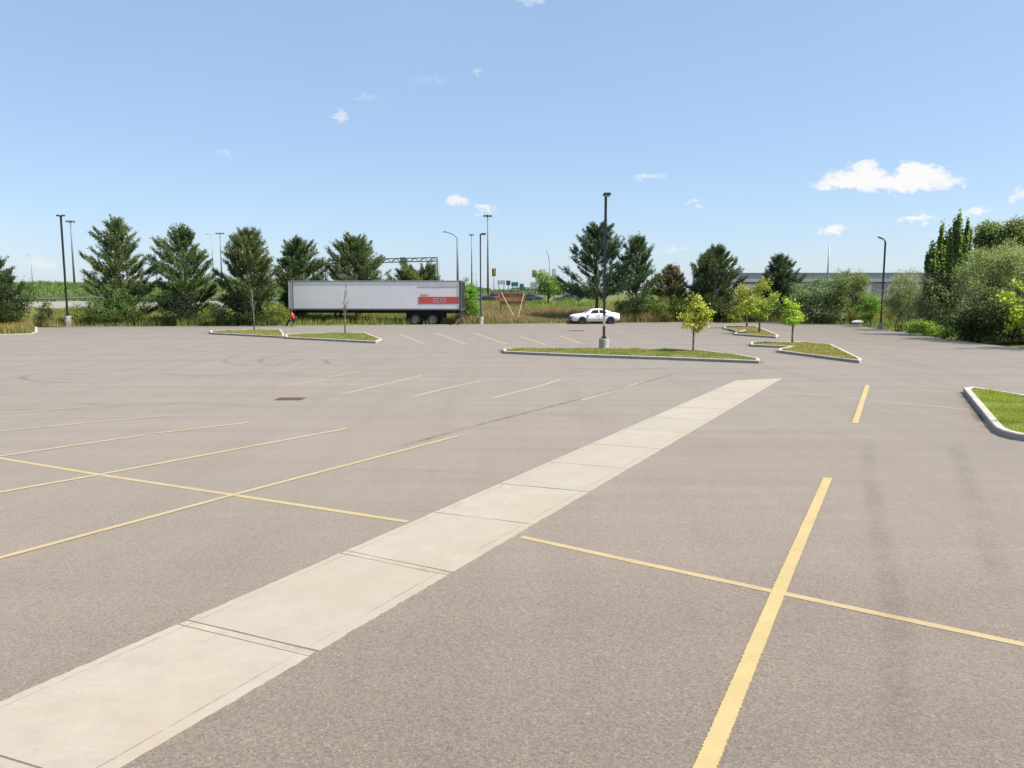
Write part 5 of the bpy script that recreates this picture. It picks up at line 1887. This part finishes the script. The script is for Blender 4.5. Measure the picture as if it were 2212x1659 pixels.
# rock by the kerb
rk = G(1862, 703)
bm = bmesh.new()
bmesh.ops.create_icosphere(bm, subdivisions=3, radius=.45)
rr_ = np.random.default_rng(5)
for v in bm.verts:
    v.co = Vector((v.co.x * 1.25, v.co.y * .8, v.co.z * .65)) * (1 + .12 * math.sin(v.co.x * 9) * math.cos(v.co.y * 7 + 1) + .08 * math.sin(v.co.z * 12))
rme = bpy.data.meshes.new('boulder')
bm.to_mesh(rme)
bm.free()
rme.materials.append(M['rock'])
ro = bpy.data.objects.new('boulder', rme)
ro.location = (rk.x, rk.y + .9, .18)
COL.objects.link(ro)
tag(ro, 'pale grey boulder below the rounded bush by the gooseneck lamp post', 'boulder')

# ------------------------------------------------------------------ warehouse
def warehouse():
    Y = 190
    x0, x1 = W(1560, 590, Y).x, W(2260, 590, Y).x
    zt = W(1800, 589.5, Y).z
    z0 = ground(x0, Y) - 1
    zs = W(1800, 611, Y).z
    root = thing('warehouse', 'long low grey warehouse with a maroon band behind the right shrubs', 'building', (x0, Y, 0), R(-3))
    Lw = x1 - x0
    nb = 18
    for i in range(nb):
        a, b2 = Lw * i / nb, Lw * (i + 1) / nb
        MB().box(a + .03, b2 - .03, -.10, .1, zs + .2, zt - .35).build('cladding', M['wall_grey'], root)
        MB().box(a + .03, b2 - .03, -.10, .1, z0, zs - .2).build('lower_wall', M['wall_pale'], root)
    MB().box(0, Lw, .1, 40, z0, zt - .36).build('wall', M['wall_grey'], root)
    MB().box(-.1, Lw + .1, -.2, 40.1, zt - .35, zt).build('parapet', M['galv'], root)
    MB().box(-.05, Lw + .05, -.16, .1, zs - .2, zs + .2).build('trim_band', M['maroon'], root)
    for i in range(4):
        MB().box(8 + i * 14, 11.6 + i * 14, -.14, -.1, z0 + .8, z0 + 4.4).build('dock_door', M['trailer_rail'], root)
    for i in range(5):
        MB().box(9 + i * 15, 11 + i * 15, 12, 14, zt, zt + .2).build('roof_vent', M['galv'], root)


warehouse()

# ------------------------------------------------------------------ grasses, weeds, far woods
def scatter(poly, n, rng):
    poly = np.array([(p[0], p[1]) for p in poly])
    lo, hi = poly.min(0), poly.max(0)
    out = []
    tot = 0
    while tot < n:
        P = rng.uniform(lo, hi, (n * 2, 2))
        P = P[in_poly(P, poly)]
        out.append(P)
        tot += len(P)
    return np.concatenate(out)[:n]


def grass_patch(name, polyD, n, h, w, c1, c2, tip, tipf, seed, clump=0.0, lean=.3, min_s=.25):
    rng = np.random.default_rng(seed)
    P = scatter(polyD, n, rng)
    if clump:
        k = max(1, n // 14)
        ctr = P[:k]
        P = ctr[rng.integers(0, k, n)] + rng.normal(size=(n, 2)) * clump
    P = P[lot_dist(P) > min_s]
    hv = np.full(len(P), h) * (.75 + .35 * np.sin(P[:, 0] * .35 + seed) * np.sin(P[:, 1] * .4))
    P3 = np.column_stack([P, terrain(P) - .03])
    V, Fc, C = blades(P3, hv, w, lean, c1, c2, rng, tip, tipf)
    o = np_mesh(name, V, Fc, C, M['grass'])
    return tag(o, kind='stuff')


far = lambda x, s: (x, s)
# strip behind the lot, left / middle / right (world metres)
E_l, E_m, E_r = G(145, 707), G(1000, 702), G(1700, 697)
grass_patch('tall_grass', [(-48, E_l.y - 1), (-4, E_m.y - .5), (-4, E_m.y + 16), (-48, E_l.y + 20)], 42000, .75, .035, (.055, .085, .018), (.15, .155, .04), (.24, .19, .09), .3, 401, .22)
grass_patch('tall_grass', [(-5, E_m.y - .6), (14, E_m.y + 1), (14, E_m.y + 22), (-6, E_m.y + 22)], 52000, 1.0, .035, (.10, .105, .036), (.20, .165, .07), (.27, .19, .115), .75, 402, .25)
grass_patch('tall_grass', [(13, E_m.y), (40, E_r.y - 3), (44, E_r.y + 14), (13, E_m.y + 20)], 36000, .85, .035, (.085, .10, .028), (.18, .16, .05), (.28, .17, .06), .4, 403, .25)
grass_patch('tall_grass', [(26, 76), (31, 62), (29, 50), (33, 30), (42, 30), (44, 80)], 24000, .6, .03, (.06, .09, .02), (.14, .16, .04), (.22, .18, .08), .25, 404, .2)
# weeds in the left corner
grass_patch('weeds', [(-46, 44), (G(0, 724).x - 12, G(0, 724).y + .2), (G(70, 722).x, G(70, 722).y + .2), (G(82, 716).x, G(82, 716).y), (-33, 66), (-50, 66)], 30000, .8, .035, (.08, .10, .022), (.19, .165, .05), (.28, .17, .08), .5, 405, .25)
# embankment and far meadow
grass_patch('meadow_grass', [(-140, 131), (2, 131), (2, 205), (-160, 215)], 46000, 1.1, .14, (.045, .08, .02), (.085, .125, .034), None, 0, 406, .5, .35)
grass_patch('meadow_grass', [(-8, 84), (40, 84), (60, 116), (-20, 116)], 36000, 1.05, .09, (.07, .115, .02), (.13, .175, .035), (.2, .18, .08), .2, 407, .4, .35)
grass_patch('meadow_grass', [(-70, 80), (-6, 80), (-10, 92), (-100, 92)], 16000, .4, .09, (.09, .12, .03), (.18, .165, .06), (.26, .2, .1), .3, 408, .4, .35)

def far_woods():
    rng = np.random.default_rng(77)
    n = 26000
    x = rng.uniform(-700, 600, n)
    y = rng.uniform(420, 470, n)
    prof = 2.6 + 1.6 * np.sin(x * .031) + 1.3 * np.sin(x * .083 + 2) + .8 * np.sin(x * .21)
    z = terrain(np.column_stack([x, y])) + rng.random(n) ** .7 * np.clip(prof, 2.6, 9)
    v, f, c = leaves(np.column_stack([x, y, z]), 1.8, .8, mixcol((.03, .05, .025), (.06, .085, .04), rng.random(n)), .15, rng)
    tag(np_mesh('distant_woods', v, f, c, M['leaf']), kind='stuff')


far_woods()
